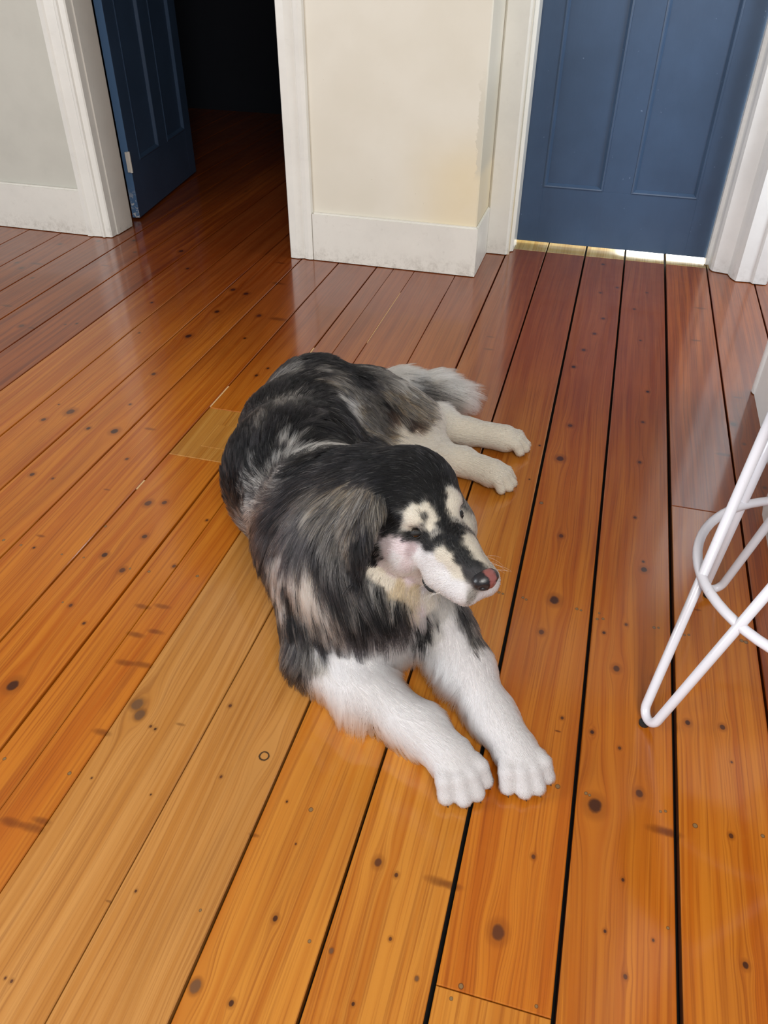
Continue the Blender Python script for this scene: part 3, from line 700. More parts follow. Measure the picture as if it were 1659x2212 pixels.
STROKES = [
(-0.6795,1.6957,0.2771,0.86,-0.44,0.27,'K',0.04), (-0.6113,1.7118,0.279,0.92,0.32,-0.24,'K',0.04), (-0.5734,1.7444,0.2555,0.63,0.59,-0.49,'K',0.04), (-0.7507,1.6935,0.2285,0.48,0.62,0.62,'D',0.04), (-0.6991,1.6483,0.269,0.8,0.45,0.39,'H',0.04), (-0.6729,1.6617,0.2788,0.62,0.76,0.18,'D',0.04), (-0.7002,1.5322,0.2816,-0.25,0.97,-0.07,'D',0.04), (-0.7124,1.5026,0.2709,-0.3,0.95,-0.04,'K',0.04), (-0.7092,1.4518,0.2627,-0.37,0.91,-0.19,'D',0.04), (-0.6635,1.3329,0.2974,-0.39,0.92,-0.02,'K',0.04), (-0.6512,1.289,0.2855,-0.26,0.89,0.37,'D',0.04), (-0.6569,1.2663,0.2639,-0.19,0.81,0.55,'K',0.04), (-0.6697,1.2597,0.2422,0.05,0.59,0.81,'K',0.04), (-0.654,1.2299,0.2176,0.19,0.25,0.95,'K',0.04), (-0.6311,1.2014,0.1942,0.28,-0.07,0.96,'K',0.04), (-0.655,1.4941,0.2967,-0.06,1,0.02,'D',0.04), (-0.5902,1.3617,0.3275,-0.1,0.99,0.02,'D',0.04), (-0.6245,1.413,0.3161,-0.24,0.94,-0.24,'G',0.04), (-0.6285,1.5298,0.3,0.05,1,-0.06,'K',0.04), (-0.6262,1.6169,0.2861,0.3,0.94,-0.18,'D',0.04), (-0.5988,1.6396,0.2786,0.9,0.32,-0.3,'G',0.04), (-0.5773,1.6191,0.2735,0.91,-0.03,-0.4,'T',0.04), (-0.5798,1.552,0.2897,0.51,0.79,-0.34,'K',0.04), (-0.5543,1.6109,0.2624,0.82,-0.35,-0.46,'D',0.04), (-0.5375,1.598,0.253,0.74,-0.03,-0.68,'S',0.04), (-0.5213,1.5972,0.2357,0.53,0.32,-0.79,'S',0.04), (-0.5304,1.5213,0.2712,0.82,-0.33,-0.47,'K',0.04), (-0.5022,1.5189,0.2464,0.51,0.32,-0.8,'D',0.04), (-0.5073,1.4068,0.3097,0.75,-0.65,-0.09,'K',0.04), (-0.5651,1.4498,0.3112,-0.05,0.94,-0.33,'K',0.04), (-0.558,1.3598,0.3282,-0.04,1,0.01,'D',0.04), (-0.6184,1.338,0.3193,-0.23,0.97,0.12,'D',0.04), (-0.5976,1.2846,0.3093,-0.03,0.93,0.36,'K',0.04), (-0.5552,1.31,0.3239,0.04,0.99,0.16,'K',0.04), (-0.5101,1.326,0.3222,0.95,-0.24,-0.17,'K',0.04), (-0.47,1.3566,0.3051,0.88,-0.32,-0.36,'K',0.04), (-0.4791,1.5153,0.2147,0.07,0.75,-0.66,'K',0.04), (-0.4576,1.5571,0.174,0.72,0.34,-0.61,'D',0.03), (-0.5933,1.3147,0.3202,-0.2,0.96,0.2,'D',0.04), (-0.6374,1.3285,0.3102,-0.31,0.94,0.15,'G',0.04), (-0.6194,1.2784,0.2978,-0.15,0.9,0.41,'D',0.04), (-0.617,1.2503,0.2816,-0.1,0.83,0.55,'K',0.04), (-0.6136,1.4475,0.3106,-0.26,0.92,-0.3,'G',0.04), (-0.6412,1.4063,0.3113,-0.33,0.91,-0.27,'K',0.04), (-0.5963,1.5192,0.2985,0.16,0.98,-0.12,'D',0.04), (-0.5612,1.8039,0.2308,0.98,0.17,-0.04,'D',0.04), (-0.5381,1.8018,0.2322,0.99,0.13,-0.09,'E',0.04), (-0.5087,1.776,0.236,0.94,0.16,-0.29,'G',0.04), (-0.4961,1.82,0.2155,0.93,-0,-0.36,'G',0.04), (-0.494,1.9362,0.1507,0.98,-0.19,-0.06,'S',0.05), (-0.5294,1.7206,0.2412,0.92,-0.18,-0.35,'K',0.04), (-0.5021,1.7108,0.2308,0.92,-0.27,-0.29,'E',0.04), (-0.4703,1.7268,0.2273,0.86,-0.44,-0.24,'G',0.04), (-0.4395,1.7485,0.2206,0.86,-0.44,-0.25,'S',0.05), (-0.4119,1.7363,0.2114,0.88,-0.36,-0.31,'T',0.04), (-0.4439,1.697,0.2143,0.81,-0.46,-0.37,'T',0.04), (-0.4798,1.6752,0.2138,0.85,-0.37,-0.36,'G',0.04), (-0.5008,1.6647,0.2162,0.81,-0.33,-0.47,'G',0.04), (-0.503,1.6321,0.2077,0.78,-0.13,-0.62,'T',0.04), (-0.4719,1.6475,0.1976,0.77,-0.39,-0.5,'G',0.04), (-0.4428,1.6713,0.2022,0.73,-0.47,-0.5,'D',0.04), (-0.4319,1.6539,0.1873,0.73,-0.4,-0.56,'B',0.04), (-0.444,1.6333,0.1773,0.81,-0.26,-0.53,'G',0.04), (-0.4744,1.6148,0.1829,0.8,-0.22,-0.56,'G',0.04), (-0.4763,1.5814,0.1824,0.68,0.29,-0.67,'T',0.03), (-0.408,1.6756,0.1922,0.81,-0.31,-0.49,'T',0.04), (-0.387,1.6648,0.1752,0.75,-0.24,-0.62,'B',0.04), (-0.3733,1.6592,0.1607,0.71,-0.11,-0.69,'B',0.03), (-0.3659,1.699,0.1859,0.85,-0.05,-0.52,'T',0.04), (-0.3422,1.7027,0.1676,0.68,0.3,-0.67,'T',0.04), (-0.3223,1.7267,0.1435,0.3,0.74,-0.6,'C',0.025), (-0.3477,1.6771,0.1545,0.75,0.36,-0.55,'T',0.03), (-0.36,1.6554,0.145,0.85,0.39,-0.35,'C',0.025), (-0.3975,1.6377,0.1558,0.89,0.23,-0.39,'C',0.03), (-0.4169,1.6214,0.1555,0.91,0.3,-0.3,'T',0.03), (-0.3827,1.6279,0.1373,0.88,0.34,-0.33,'C',0.025), (-0.34,1.6494,0.1249,0.84,0.47,-0.26,'C',0.025), (-0.3238,1.6821,0.1284,0.64,0.7,-0.31,'C',0.02), (-0.3829,1.7178,0.1994,0.88,-0.25,-0.39,'T',0.04), (-0.4537,1.9627,0.1433,0.64,0.72,-0.27,'S',0.07), (-0.4176,1.9827,0.1275,0.84,0.51,-0.19,'S',0.07), (-0.3739,1.9994,0.1219,0.83,0.52,-0.19,'S',0.07), (-0.3368,2.0201,0.1056,0.49,0.79,-0.37,'S',0.07), (-0.3978,1.9583,0.1101,0.9,0.35,-0.26,'H',0.07), (-0.3532,1.9719,0.095,0.88,0.39,-0.28,'S',0.07), (-0.3171,1.9943,0.0887,0.93,0.32,-0.19,'S',0.07), (-0.325,1.9759,0.0599,0.8,0.35,-0.48,'S',0.06), (-0.3622,1.9575,0.0715,0.81,0.33,-0.48,'H',0.06), (-0.4218,1.9446,0.121,0.73,0.57,-0.38,'H',0.06), (-0.2915,1.8319,0.0876,0.74,0.59,-0.32,'I',0.018), (-0.2866,1.8157,0.0616,0.93,0.34,-0.15,'I',0.018), (-0.2406,1.8366,0.0717,0.96,0.26,-0.11,'I',0.016), (-0.2232,1.8258,0.0372,1,0.08,-0.05,'I',0.016), (-0.179,1.8453,0.0698,0.99,0.11,-0.01,'I',0.012), (-0.1607,1.826,0.0408,1,-0.03,0.08,'I',0.012), (-0.115,1.8502,0.0487,0.89,0.41,-0.2,'I',0.005), (-0.271,1.6729,0.074,0.83,0.44,-0.34,'I',0.018), (-0.2499,1.6694,0.0374,0.92,0.09,-0.37,'I',0.018), (-0.2119,1.6794,0.0666,0.98,-0.19,-0.07,'I',0.018), (-0.1824,1.6563,0.0449,0.94,-0.35,-0.05,'I',0.015), (-0.15,1.6663,0.0587,0.92,0.21,-0.33,'I',0.012), (-0.1236,1.6597,0.0398,0.83,0.36,-0.43,'I',0.005), (-0.5567,1.2452,0.3073,-0.05,0.96,0.28,'D',0.04), (-0.5493,1.2692,0.3161,-0.07,0.97,0.23,'S',0.04), (-0.5016,1.1963,0.3377,-0.43,0.78,-0.46,'K',0.04), (-0.5806,1.2253,0.2875,-0.57,0.81,0.11,'K',0.04), (-0.556,1.2162,0.2981,0.15,0.92,0.38,'S',0.05), (-0.5624,1.1922,0.2847,-0.44,0.9,-0.09,'H',0.05), (-0.5871,1.2023,0.2674,-0.68,0.72,-0.09,'S',0.05), (-0.5946,1.1889,0.2463,-0.72,0.64,-0.27,'H',0.05), (-0.597,1.1742,0.2211,-0.63,0.56,-0.54,'S',0.05), (-0.6007,1.1703,0.1994,-0.53,0.48,-0.7,'H',0.05), (-0.5606,1.1474,0.2653,-0.51,0.69,-0.51,'H',0.05), (-0.5584,1.1626,0.2776,-0.51,0.75,-0.43,'D',0.05), (-0.5824,1.1718,0.2463,-0.65,0.62,-0.44,'E',0.05), (-0.5212,1.0929,0.2961,-0.65,0.42,-0.64,'E',0.05), (-0.5395,1.1761,0.3056,-0.27,0.95,-0.19,'E',0.05), (-0.5214,1.1205,0.3144,-0.52,0.81,-0.27,'G',0.05), (-0.5064,1.1338,0.3351,-0.52,0.82,-0.23,'S',0.04), (-0.5106,1.231,0.3248,0.7,0.67,0.23,'S',0.04), (-0.4882,1.2377,0.3329,0.9,0.37,0.22,'S',0.04), (-0.4871,1.1346,0.3489,-0.83,0.05,-0.55,'K',0.05), (-0.4581,1.146,0.3678,-0.82,-0.36,-0.45,'K',0.05), (-0.4367,1.1771,0.3726,0,-0.95,0.32,'K',0.05), (-0.5848,1.2507,0.2987,-0.12,0.92,0.38,'K',0.04), (-0.5157,1.2711,0.3209,0.38,0.92,0.1,'K',0.04), (-0.3969,1.1419,0.4022,-0.7,0.51,-0.51,'K',0.05), (-0.4279,1.3849,0.2602,0.05,-0.85,0.52,'K',0.04), (-0.3906,1.0714,0.4096,-0.76,0.3,-0.57,'D',0.06), (-0.4227,1.0617,0.3802,-0.73,0.07,-0.68,'K',0.06), (-0.4519,1.0652,0.3516,-0.67,-0.06,-0.74,'D',0.06), (-0.4729,1.0567,0.322,-0.45,-0.32,-0.83,'D',0.06), (-0.5061,1.0648,0.2873,-0.4,-0.2,-0.89,'D',0.06), (-0.5187,1.0603,0.2549,-0.19,-0.23,-0.95,'E',0.06), (-0.5602,1.1071,0.1972,0.25,-0.49,-0.84,'K',0.06), (-0.4831,1.0281,0.2772,-0.07,-0.52,-0.85,'D',0.06), (-0.5008,1.0278,0.2287,-0.05,-0.1,-0.99,'K',0.06), (-0.5329,1.0784,0.1449,0.57,-0.35,-0.74,'K',0.06), (-0.4502,1.0072,0.3117,-0.22,-0.44,-0.87,'D',0.06), (-0.4218,1.0071,0.3491,-0.25,-0.6,-0.76,'E',0.06), (-0.4084,1.0203,0.3724,-0.4,-0.55,-0.74,'G',0.06), (-0.3863,1.0327,0.3978,-0.61,-0.36,-0.7,'U',0.06), (-0.364,1.0428,0.4195,-0.82,-0.15,-0.55,'D',0.05), (-0.3469,1.0209,0.414,-0.51,-0.54,-0.67,'T',0.05), (-0.42,0.9734,0.314,0.06,-0.59,-0.8,'D',0.06), (-0.4617,0.9923,0.2564,0.21,-0.45,-0.87,'S',0.06), (-0.4682,0.9906,0.2113,0.28,-0.38,-0.88,'S',0.06), (-0.4827,1.0086,0.1522,0.41,-0.49,-0.77,'K',0.06), (-0.4438,0.9733,0.2493,0.27,-0.35,-0.9,'K',0.06), (-0.4164,0.9602,0.2942,0.23,-0.48,-0.85,'S',0.06), (-0.4045,0.9487,0.2803,0.27,-0.34,-0.9,'C',0.07), (-0.3891,0.939,0.2657,0.35,-0.29,-0.89,'C',0.07), (-0.43,0.9612,0.2244,0.16,-0.13,-0.98,'K',0.06), (-0.411,0.9493,0.2119,0.3,-0.21,-0.93,'S',0.06), (-0.3854,0.9346,0.2267,0.26,-0.14,-0.96,'C',0.07), (-0.3596,0.9238,0.2436,0.5,-0.32,-0.81,'S',0.06), (-0.3452,0.9168,0.232,0.46,-0.26,-0.85,'G',0.06), (-0.3878,0.9344,0.1806,0.49,-0.31,-0.82,'D',0.06), (-0.4189,0.9451,0.1674,0.44,-0.5,-0.75,'K',0.06), (-0.4279,0.9403,0.1398,0.37,-0.56,-0.74,'D',0.05), (-0.3919,0.9832,0.3536,-0.16,-0.59,-0.79,'E',0.06), (-0.3818,0.9637,0.3358,0.05,-0.57,-0.82,'E',0.06), (-0.369,0.9481,0.3157,0.22,-0.45,-0.86,'D',0.06), (-0.3487,0.9339,0.2911,0.42,-0.38,-0.82,'D',0.06), (-0.3338,0.9402,0.3102,0.34,-0.43,-0.84,'E',0.06), (-0.3231,0.9305,0.29,0.52,-0.36,-0.78,'G',0.06), (-0.3068,0.9304,0.289,0.52,-0.37,-0.77,'G',0.06), (-0.3377,0.9231,0.2663,0.52,-0.37,-0.77,'K',0.06), (-0.3074,0.9179,0.2629,0.51,-0.35,-0.78,'K',0.06), (-0.2791,0.918,0.2597,0.49,-0.3,-0.81,'K',0.06), (-0.2834,0.9332,0.2872,0.53,-0.37,-0.76,'E',0.05), (-0.2631,0.9327,0.277,0.52,-0.36,-0.77,'D',0.05), (-0.2484,0.9237,0.2516,0.37,-0.22,-0.9,'K',0.05), (-0.2316,0.9361,0.2553,0.38,-0.24,-0.89,'K',0.05), (-0.2847,0.9089,0.234,0.29,-0.15,-0.94,'D',0.06), (-0.3179,0.9091,0.2247,0.29,-0.15,-0.95,'D',0.06), (-0.2612,0.9119,0.2266,0.26,-0.05,-0.97,'D',0.06), (-0.2288,0.9273,0.2261,0.18,-0.04,-0.98,'D',0.06), (-0.353,0.9217,0.1796,0.19,0,-0.98,'D',0.06), (-0.3867,0.9273,0.1526,0.38,-0.37,-0.84,'D',0.05), (-0.3061,0.9089,0.1885,0.13,0.14,-0.98,'E',0.06), (-0.2135,0.9458,0.24,0.3,-0.05,-0.95,'K',0.04), (-0.2085,0.9575,0.2468,0.33,-0.11,-0.94,'Y',0.03), (-0.1936,0.9687,0.2123,0.16,0.1,-0.98,'P',0.04), (-0.1819,0.9895,0.2126,0.25,-0.11,-0.96,'C',0.04), (-0.176,0.9867,0.1883,0.25,-0.11,-0.96,'D',0.04), (-0.1922,0.97,0.1652,0.02,0.07,-1,'K',0.05), (-0.182,0.9783,0.1774,0.07,-0.12,-0.99,'K',0.04), (-0.1648,0.9943,0.184,0.15,-0.51,-0.84,'S',0.04), (-0.16,1.0086,0.1946,0.17,-0.58,-0.79,'S',0.04), (-0.2611,0.9117,0.1987,0.08,0.16,-0.98,'E',0.06), (-0.3662,0.9683,0.3509,-0.05,-0.6,-0.79,'G',0.05), (-0.354,0.9546,0.3344,0.14,-0.51,-0.85,'G',0.05), (-0.349,0.9179,0.1373,0.4,-0.4,-0.82,'W',0.06), (-0.3142,0.9184,0.15,0.1,0.18,-0.98,'W',0.06), (-0.2784,0.9136,0.1714,0.01,0.26,-0.96,'S',0.06), (-0.2468,0.92,0.1828,-0.01,0.25,-0.97,'W',0.06), (-0.2208,0.9501,0.1535,-0.07,0.36,-0.93,'W',0.06), (-0.1995,0.9702,0.127,-0.01,0.16,-0.99,'W',0.05), (-0.3293,0.9093,0.122,0.49,-0.63,-0.6,'W',0.05), (-0.2894,0.9206,0.128,0.36,-0.53,-0.77,'W',0.05), (-0.2514,0.9382,0.1268,-0.02,0.27,-0.96,'W',0.05), (-0.1723,0.9767,0.1582,0.12,-0.36,-0.93,'S',0.04), (-0.4253,0.9309,0.1258,-0.07,-0.49,-0.87,'G',0.04), (-0.4289,0.9182,0.1009,-0.2,-0.34,-0.92,'E',0.04), (-0.4162,0.8999,0.0869,-0.23,-0.17,-0.96,'D',0.04), (-0.4062,0.8927,0.0599,-0.19,0.24,-0.95,'D',0.04), (-0.3909,0.9097,0.1213,0.07,-0.62,-0.78,'G',0.04), (-0.3782,0.897,0.108,0.16,-0.57,-0.81,'G',0.03), (-0.3971,0.8911,0.0518,-0.09,0.3,-0.95,'E',0.04), (-0.3588,0.8909,0.1022,0.36,-0.55,-0.76,'S',0.03), (-0.3464,0.878,0.0832,0.53,-0.48,-0.69,'W',0.03), (-0.3571,0.8798,0.0521,-0.03,0.23,-0.97,'W',0.04), (-0.3221,0.8859,0.107,0.84,-0.54,-0.08,'W',0.022), (-0.2761,0.8756,0.1087,0.92,-0.31,-0.25,'W',0.019), (-0.2948,0.8522,0.08,0,-0.37,-0.93,'W',0.06), (-0.2587,0.8446,0.0635,-0.04,-0.15,-0.99,'W',0.06), (-0.333,0.8724,0.0368,0.64,0.01,-0.77,'W',0.05), (-0.2778,0.8501,0.037,-0.15,0.37,-0.92,'W',0.06), (-0.2281,0.8548,0.0869,0.82,-0.46,-0.35,'W',0.022), (-0.2324,0.8411,0.0384,-0.09,0.32,-0.94,'W',0.05), (-0.2067,0.8329,0.0299,0.74,-0.05,-0.67,'W',0.05), (-0.1906,0.8385,0.0823,0.9,-0.44,-0.03,'W',0.018), (-0.1767,0.8176,0.0633,0.86,-0.45,-0.25,'W',0.022), (-0.1557,0.8288,0.0819,0.92,-0.35,-0.18,'W',0.014), (-0.1312,0.7971,0.0565,0.84,-0.54,-0.08,'W',0.014), (-0.1002,0.7967,0.0691,0.85,-0.42,-0.32,'W',0.012), (-0.0677,0.7756,0.0535,0.77,-0.54,-0.35,'W',0.005), (-0.043,0.7917,0.0469,0.49,0.07,-0.87,'W',0.005), (-0.091,0.7581,0.05,0.72,-0.32,-0.62,'W',0.005), (-0.1435,0.9968,0.1699,0.36,-0.57,-0.73,'W',0.03), (-0.1232,1.0234,0.167,0.46,-0.66,-0.59,'D',0.03), (-0.1067,1.0217,0.1495,0.46,-0.71,-0.53,'G',0.03), (-0.0982,1.0018,0.142,0.45,-0.82,-0.34,'G',0.025), (-0.1225,0.9828,0.1486,0.38,-0.73,-0.57,'W',0.03), (-0.1456,0.966,0.1352,0.17,-0.58,-0.8,'W',0.04), (-0.1486,0.9554,0.1153,-0.34,-0.26,-0.9,'W',0.05), (-0.1368,0.943,0.1017,-0.32,-0.1,-0.94,'W',0.05), (-0.1033,0.9554,0.1292,0.47,-0.7,-0.53,'W',0.022), (-0.0739,0.9782,0.1257,0.46,-0.79,-0.41,'W',0.022), (-0.1131,0.9308,0.0982,-0.33,-0.29,-0.9,'W',0.045), (-0.0976,0.9204,0.0841,-0.26,-0.26,-0.93,'W',0.04), (-0.0795,0.9276,0.1004,0.46,-0.63,-0.63,'W',0.022), (-0.049,0.9433,0.0985,0.52,-0.8,-0.3,'W',0.022), (-0.0469,0.8891,0.0824,0.54,-0.75,-0.38,'W',0.018), (-0.0161,0.8969,0.0835,0.56,-0.76,-0.32,'W',0.018), (-0.0003,0.8518,0.071,0.63,-0.72,-0.28,'W',0.014), (0.0312,0.8564,0.0639,0.64,-0.57,-0.51,'W',0.013), (0.0223,0.8145,0.0537,0.63,-0.73,-0.25,'W',0.005), (0.0509,0.8328,0.0522,0.64,-0.63,-0.43,'W',0.005), (-0.2725,1.093,0.4654,-0.91,-0.39,-0.14,'K',0.03), (-0.2368,1.0854,0.4743,-0.96,-0.24,0.12,'K',0.025), (-0.2049,1.0752,0.4706,-0.83,0.53,0.19,'K',0.022), (-0.181,1.0573,0.4593,-0.71,0.47,0.52,'K',0.018), (-0.243,1.0387,0.478,-0.98,-0.16,-0.08,'K',0.022), (-0.2031,1.0331,0.4712,-0.93,0.13,0.34,'K',0.018), (-0.2968,1.0642,0.4607,-0.86,0.2,-0.47,'K',0.032), (-0.2657,1.0087,0.4619,-0.93,-0.04,-0.38,'K',0.024), (-0.288,1.0053,0.4461,-0.73,-0.01,-0.68,'D',0.03), (-0.2923,0.9932,0.4258,-0.39,-0.19,-0.9,'U',0.03), (-0.2324,0.9981,0.4622,-0.99,-0.09,-0.14,'K',0.018), (-0.1947,0.9984,0.4605,-0.9,0.29,0.32,'K',0.013), (-0.1796,1.0064,0.4579,-0.48,0.78,0.4,'K',0.012), (-0.1711,0.9872,0.446,-0.29,0.74,0.6,'K',0.009), (-0.2585,0.9831,0.4401,-0.8,-0.1,-0.59,'K',0.02), (-0.263,0.9725,0.4095,-0.52,-0.01,-0.86,'K',0.02), (-0.2447,0.9622,0.4024,-0.72,-0.07,-0.69,'K',0.018), (-0.2354,0.9618,0.4189,-0.61,0.34,-0.72,'K',0.015), (-0.2263,0.9755,0.4476,-0.95,-0.02,-0.33,'K',0.014), (-0.2052,0.9802,0.4531,-0.95,0.25,0.17,'K',0.012), (-0.1836,0.9842,0.4502,-0.52,0.64,0.57,'K',0.01), (-0.3277,1.0455,0.439,-0.87,0.05,-0.49,'D',0.035), (-0.3518,1.0839,0.4377,-0.93,-0.05,-0.36,'K',0.04), (-0.2118,0.9627,0.4441,-0.8,0.55,0.24,'C',0.01), (-0.1935,0.9712,0.4462,-0.49,0.68,0.55,'C',0.009), (-0.1805,0.9651,0.4352,-0.18,0.67,0.71,'C',0.008), (-0.2121,0.9529,0.4331,-0.92,0.07,-0.39,'C',0.01), (-0.2002,0.9541,0.4347,-0.77,0.13,0.63,'C',0.009), (-0.2172,0.9548,0.4132,-0.78,0.16,-0.61,'C',0.01), (-0.1936,0.9588,0.4371,-0.38,0.44,0.81,'G',0.007), (-0.1812,0.9544,0.4225,-0.03,0.54,0.84,'C',0.006), (-0.1736,0.9494,0.4188,-0.07,0.72,0.69,'H',0.006), (-0.1714,0.9735,0.4377,-0.11,0.81,0.58,'K',0.008), (-0.1658,0.9589,0.427,-0.21,0.89,0.4,'K',0.007), (-0.2037,0.958,0.4029,-0.95,0.11,-0.3,'K',0.004), (-0.1867,0.9481,0.4098,-0.9,0.42,0.07,'K',0.004), (-0.2145,0.9562,0.3995,-0.91,-0.34,-0.22,'K',0.005), (-0.1937,0.9525,0.4212,-0.55,0.01,0.84,'H',0.005), (-0.1623,1.0145,0.4534,-0.21,0.97,0.1,'C',0.009), (-0.1604,0.998,0.4473,-0.2,0.78,0.6,'C',0.008), (-0.1569,0.9877,0.4372,-0.19,0.75,0.63,'C',0.007), (-0.1494,0.9897,0.4304,-0.01,0.88,0.47,'C',0.006), (-0.1491,1.0033,0.4412,0.01,0.83,0.56,'C',0.007), (-0.1473,0.9764,0.4269,-0.2,0.98,0.05,'H',0.005), (-0.156,0.9563,0.4266,-0.21,0.94,0.26,'K',0.006), (-0.1426,0.9529,0.4276,-0.19,0.98,-0.03,'K',0.005), (-0.1638,0.9359,0.4131,-0.4,0.84,0.37,'K',0.006), (-0.1775,0.9341,0.3996,-0.76,0.65,0.07,'D',0.007), (-0.1404,0.9262,0.4216,-0.48,0.8,0.37,'K',0.006), (-0.1194,0.9124,0.4147,-0.6,0.66,0.45,'K',0.005), (-0.1079,0.9004,0.4091,-0.58,0.74,0.34,'K',0.0045), (-0.0989,0.8911,0.4054,-0.59,0.73,0.36,'E',0.004), (-0.1325,0.9384,0.4274,-0.34,0.93,0.15,'K',0.005), (-0.1251,0.9076,0.4081,-0.72,0.56,0.42,'D',0.005), (-0.1113,0.8941,0.3997,-0.82,0.57,0.08,'E',0.0045), (-0.1187,0.9426,0.4249,-0.32,0.94,0.08,'C',0.005), (-0.1051,0.9303,0.4172,-0.34,0.93,0.17,'C',0.005), (-0.091,0.9134,0.4114,-0.3,0.95,0.02,'C',0.004), (-0.0942,0.9018,0.4112,-0.44,0.87,0.22,'D',0.004), (-0.1559,0.9193,0.4004,-0.83,0.38,-0.4,'C',0.008), (-0.1393,0.9097,0.3983,-0.87,0.32,-0.36,'C',0.007), (-0.122,0.8983,0.3887,-0.75,0.46,-0.48,'C',0.006), (-0.1572,0.9143,0.3758,-0.86,0.16,-0.48,'W',0.008), (-0.1459,0.8993,0.3627,-0.76,0.22,-0.61,'W',0.008), (-0.1219,0.8856,0.3714,-0.81,0.13,-0.57,'W',0.007), (-0.1123,0.8764,0.3607,-0.81,-0.06,-0.59,'W',0.006), (-0.1313,0.8863,0.3465,-0.38,0.49,-0.78,'W',0.008), (-0.0967,0.8796,0.3593,-0.64,-0.46,-0.62,'H',0.005), (-0.087,0.8887,0.351,-0.22,-0.13,-0.97,'W',0.004), (-0.1529,0.9037,0.3373,-0.32,0.57,-0.76,'W',0.008), (-0.2445,0.9481,0.3799,-0.92,0.33,-0.21,'P',0.013), (-0.2542,0.9488,0.3625,-0.68,0.36,-0.64,'P',0.015), (-0.2236,0.9414,0.3806,-0.99,0.01,-0.1,'P',0.011), (-0.2085,0.942,0.3788,-0.98,-0.19,-0.07,'Q',0.009), (-0.1939,0.9368,0.3744,-0.73,0.43,-0.53,'W',0.009), (-0.1743,0.9232,0.3833,-0.79,0.36,-0.49,'W',0.008), (-0.2335,0.9369,0.3576,-0.65,0.21,-0.73,'W',0.013), (-0.2134,0.934,0.35,-0.77,-0.08,-0.64,'P',0.011), (-0.1958,0.9413,0.3431,-0.48,0.49,-0.73,'W',0.009), (-0.1762,0.9196,0.3617,-0.65,0.28,-0.7,'W',0.008), (-0.2573,0.9541,0.3272,-0.41,0.38,-0.83,'P',0.018), (-0.238,0.9569,0.3091,-0.26,0.58,-0.77,'P',0.016), (-0.2141,0.9759,0.2826,-0.44,-0.08,-0.89,'P',0.011), (-0.2667,0.9523,0.3059,-0.34,-0.56,-0.76,'C',0.024), (-0.2484,0.9518,0.29,-0.1,-0.7,-0.71,'C',0.028), (-0.2263,0.9609,0.2768,-0.07,-0.8,-0.59,'Y',0.024), (-0.2085,0.9723,0.2603,0,-0.75,-0.66,'Y',0.02), (-0.2305,0.9464,0.2676,-0.01,-0.68,-0.73,'Y',0.028), (-0.2683,0.9576,0.352,-0.38,0.21,-0.9,'K',0.018), (-0.2704,0.9582,0.3309,-0.41,-0.08,-0.91,'K',0.02), (-0.1838,0.9954,0.2263,0.15,-0.49,-0.86,'C',0.02), (-0.1911,1.0044,0.2522,-0.39,-0.87,0.3,'W',0.008), (-0.1815,1.0372,0.4613,-0.46,0.85,0.27,'K',0.013), (-0.1707,1.0371,0.4543,-0.32,0.95,-0.04,'K',0.01), (-0.1756,1.014,0.458,-0.37,0.9,0.22,'K',0.01), (-0.1711,0.998,0.4519,-0.29,0.81,0.51,'K',0.008), (-0.1654,0.9802,0.4387,-0.2,0.8,0.57,'K',0.007), (-0.1603,0.9701,0.4312,-0.21,0.89,0.4,'K',0.006), (-0.1399,0.9675,0.4252,-0.13,0.98,-0.17,'K',0.004), (-0.1506,0.9654,0.4277,-0.21,0.96,0.16,'K',0.005), (-0.1306,0.9473,0.4278,-0.23,0.96,-0.12,'K',0.004), (-0.1588,1.0446,0.4399,-0.63,0.43,0.65,'K',0.01),
]


COAT = {'K': (9, 9, 11), 'D': (25, 24, 26), 'E': (50, 48, 50), 'G': (106, 101, 95), 'H': (158, 153, 145), 'S': (196, 192, 185), 'T': (150, 132, 108), 'U': (104, 92, 78),
        'B': (52, 40, 34), 'C': (235, 225, 207), 'I': (243, 233, 214), 'Y': (216, 196, 162), 'W': (241, 237, 238), 'P': (236, 218, 221), 'Q': (190, 168, 170)}
ST_P = np.array([s[0:3] for s in STROKES], np.float32)
ST_F = np.array([s[3:6] for s in STROKES], np.float32)
ST_C = np.array([lin(COAT[s[6]]) for s in STROKES], np.float32)
ST_L = np.array([s[7] for s in STROKES], np.float32)

def coat_at(P, sharp=7.0):
    """blend the coat markings (flow, colour, length) recorded on the body"""
    F = np.empty_like(P); Cc = np.empty_like(P); L = np.empty(len(P), np.float32)
    for a in range(0, len(P), 20000):
        q = P[a:a + 20000]
        d = np.linalg.norm(q[:, None, :] - ST_P[None], axis=2) + 1e-4
        k = np.argpartition(d, 5, axis=1)[:, :5]
        dk = np.take_along_axis(d, k, 1)
        w = dk ** -2.0; w /= w.sum(1, keepdims=True)
        wc = dk ** -sharp; wc /= wc.sum(1, keepdims=True)
        F[a:a + 20000] = (ST_F[k] * w[..., None]).sum(1)
        Cc[a:a + 20000] = (ST_C[k] * wc[..., None]).sum(1)
        L[a:a + 20000] = (ST_L[k] * w).sum(1)
    return F, Cc, L

dog = empty('dog', (-0.33, 1.25, 0.0))
dog['label'] = 'large fluffy black, grey and white dog lying on the floorboards with its head turned'
dog['category'] = 'dog'
DO = Vector(dog.location)

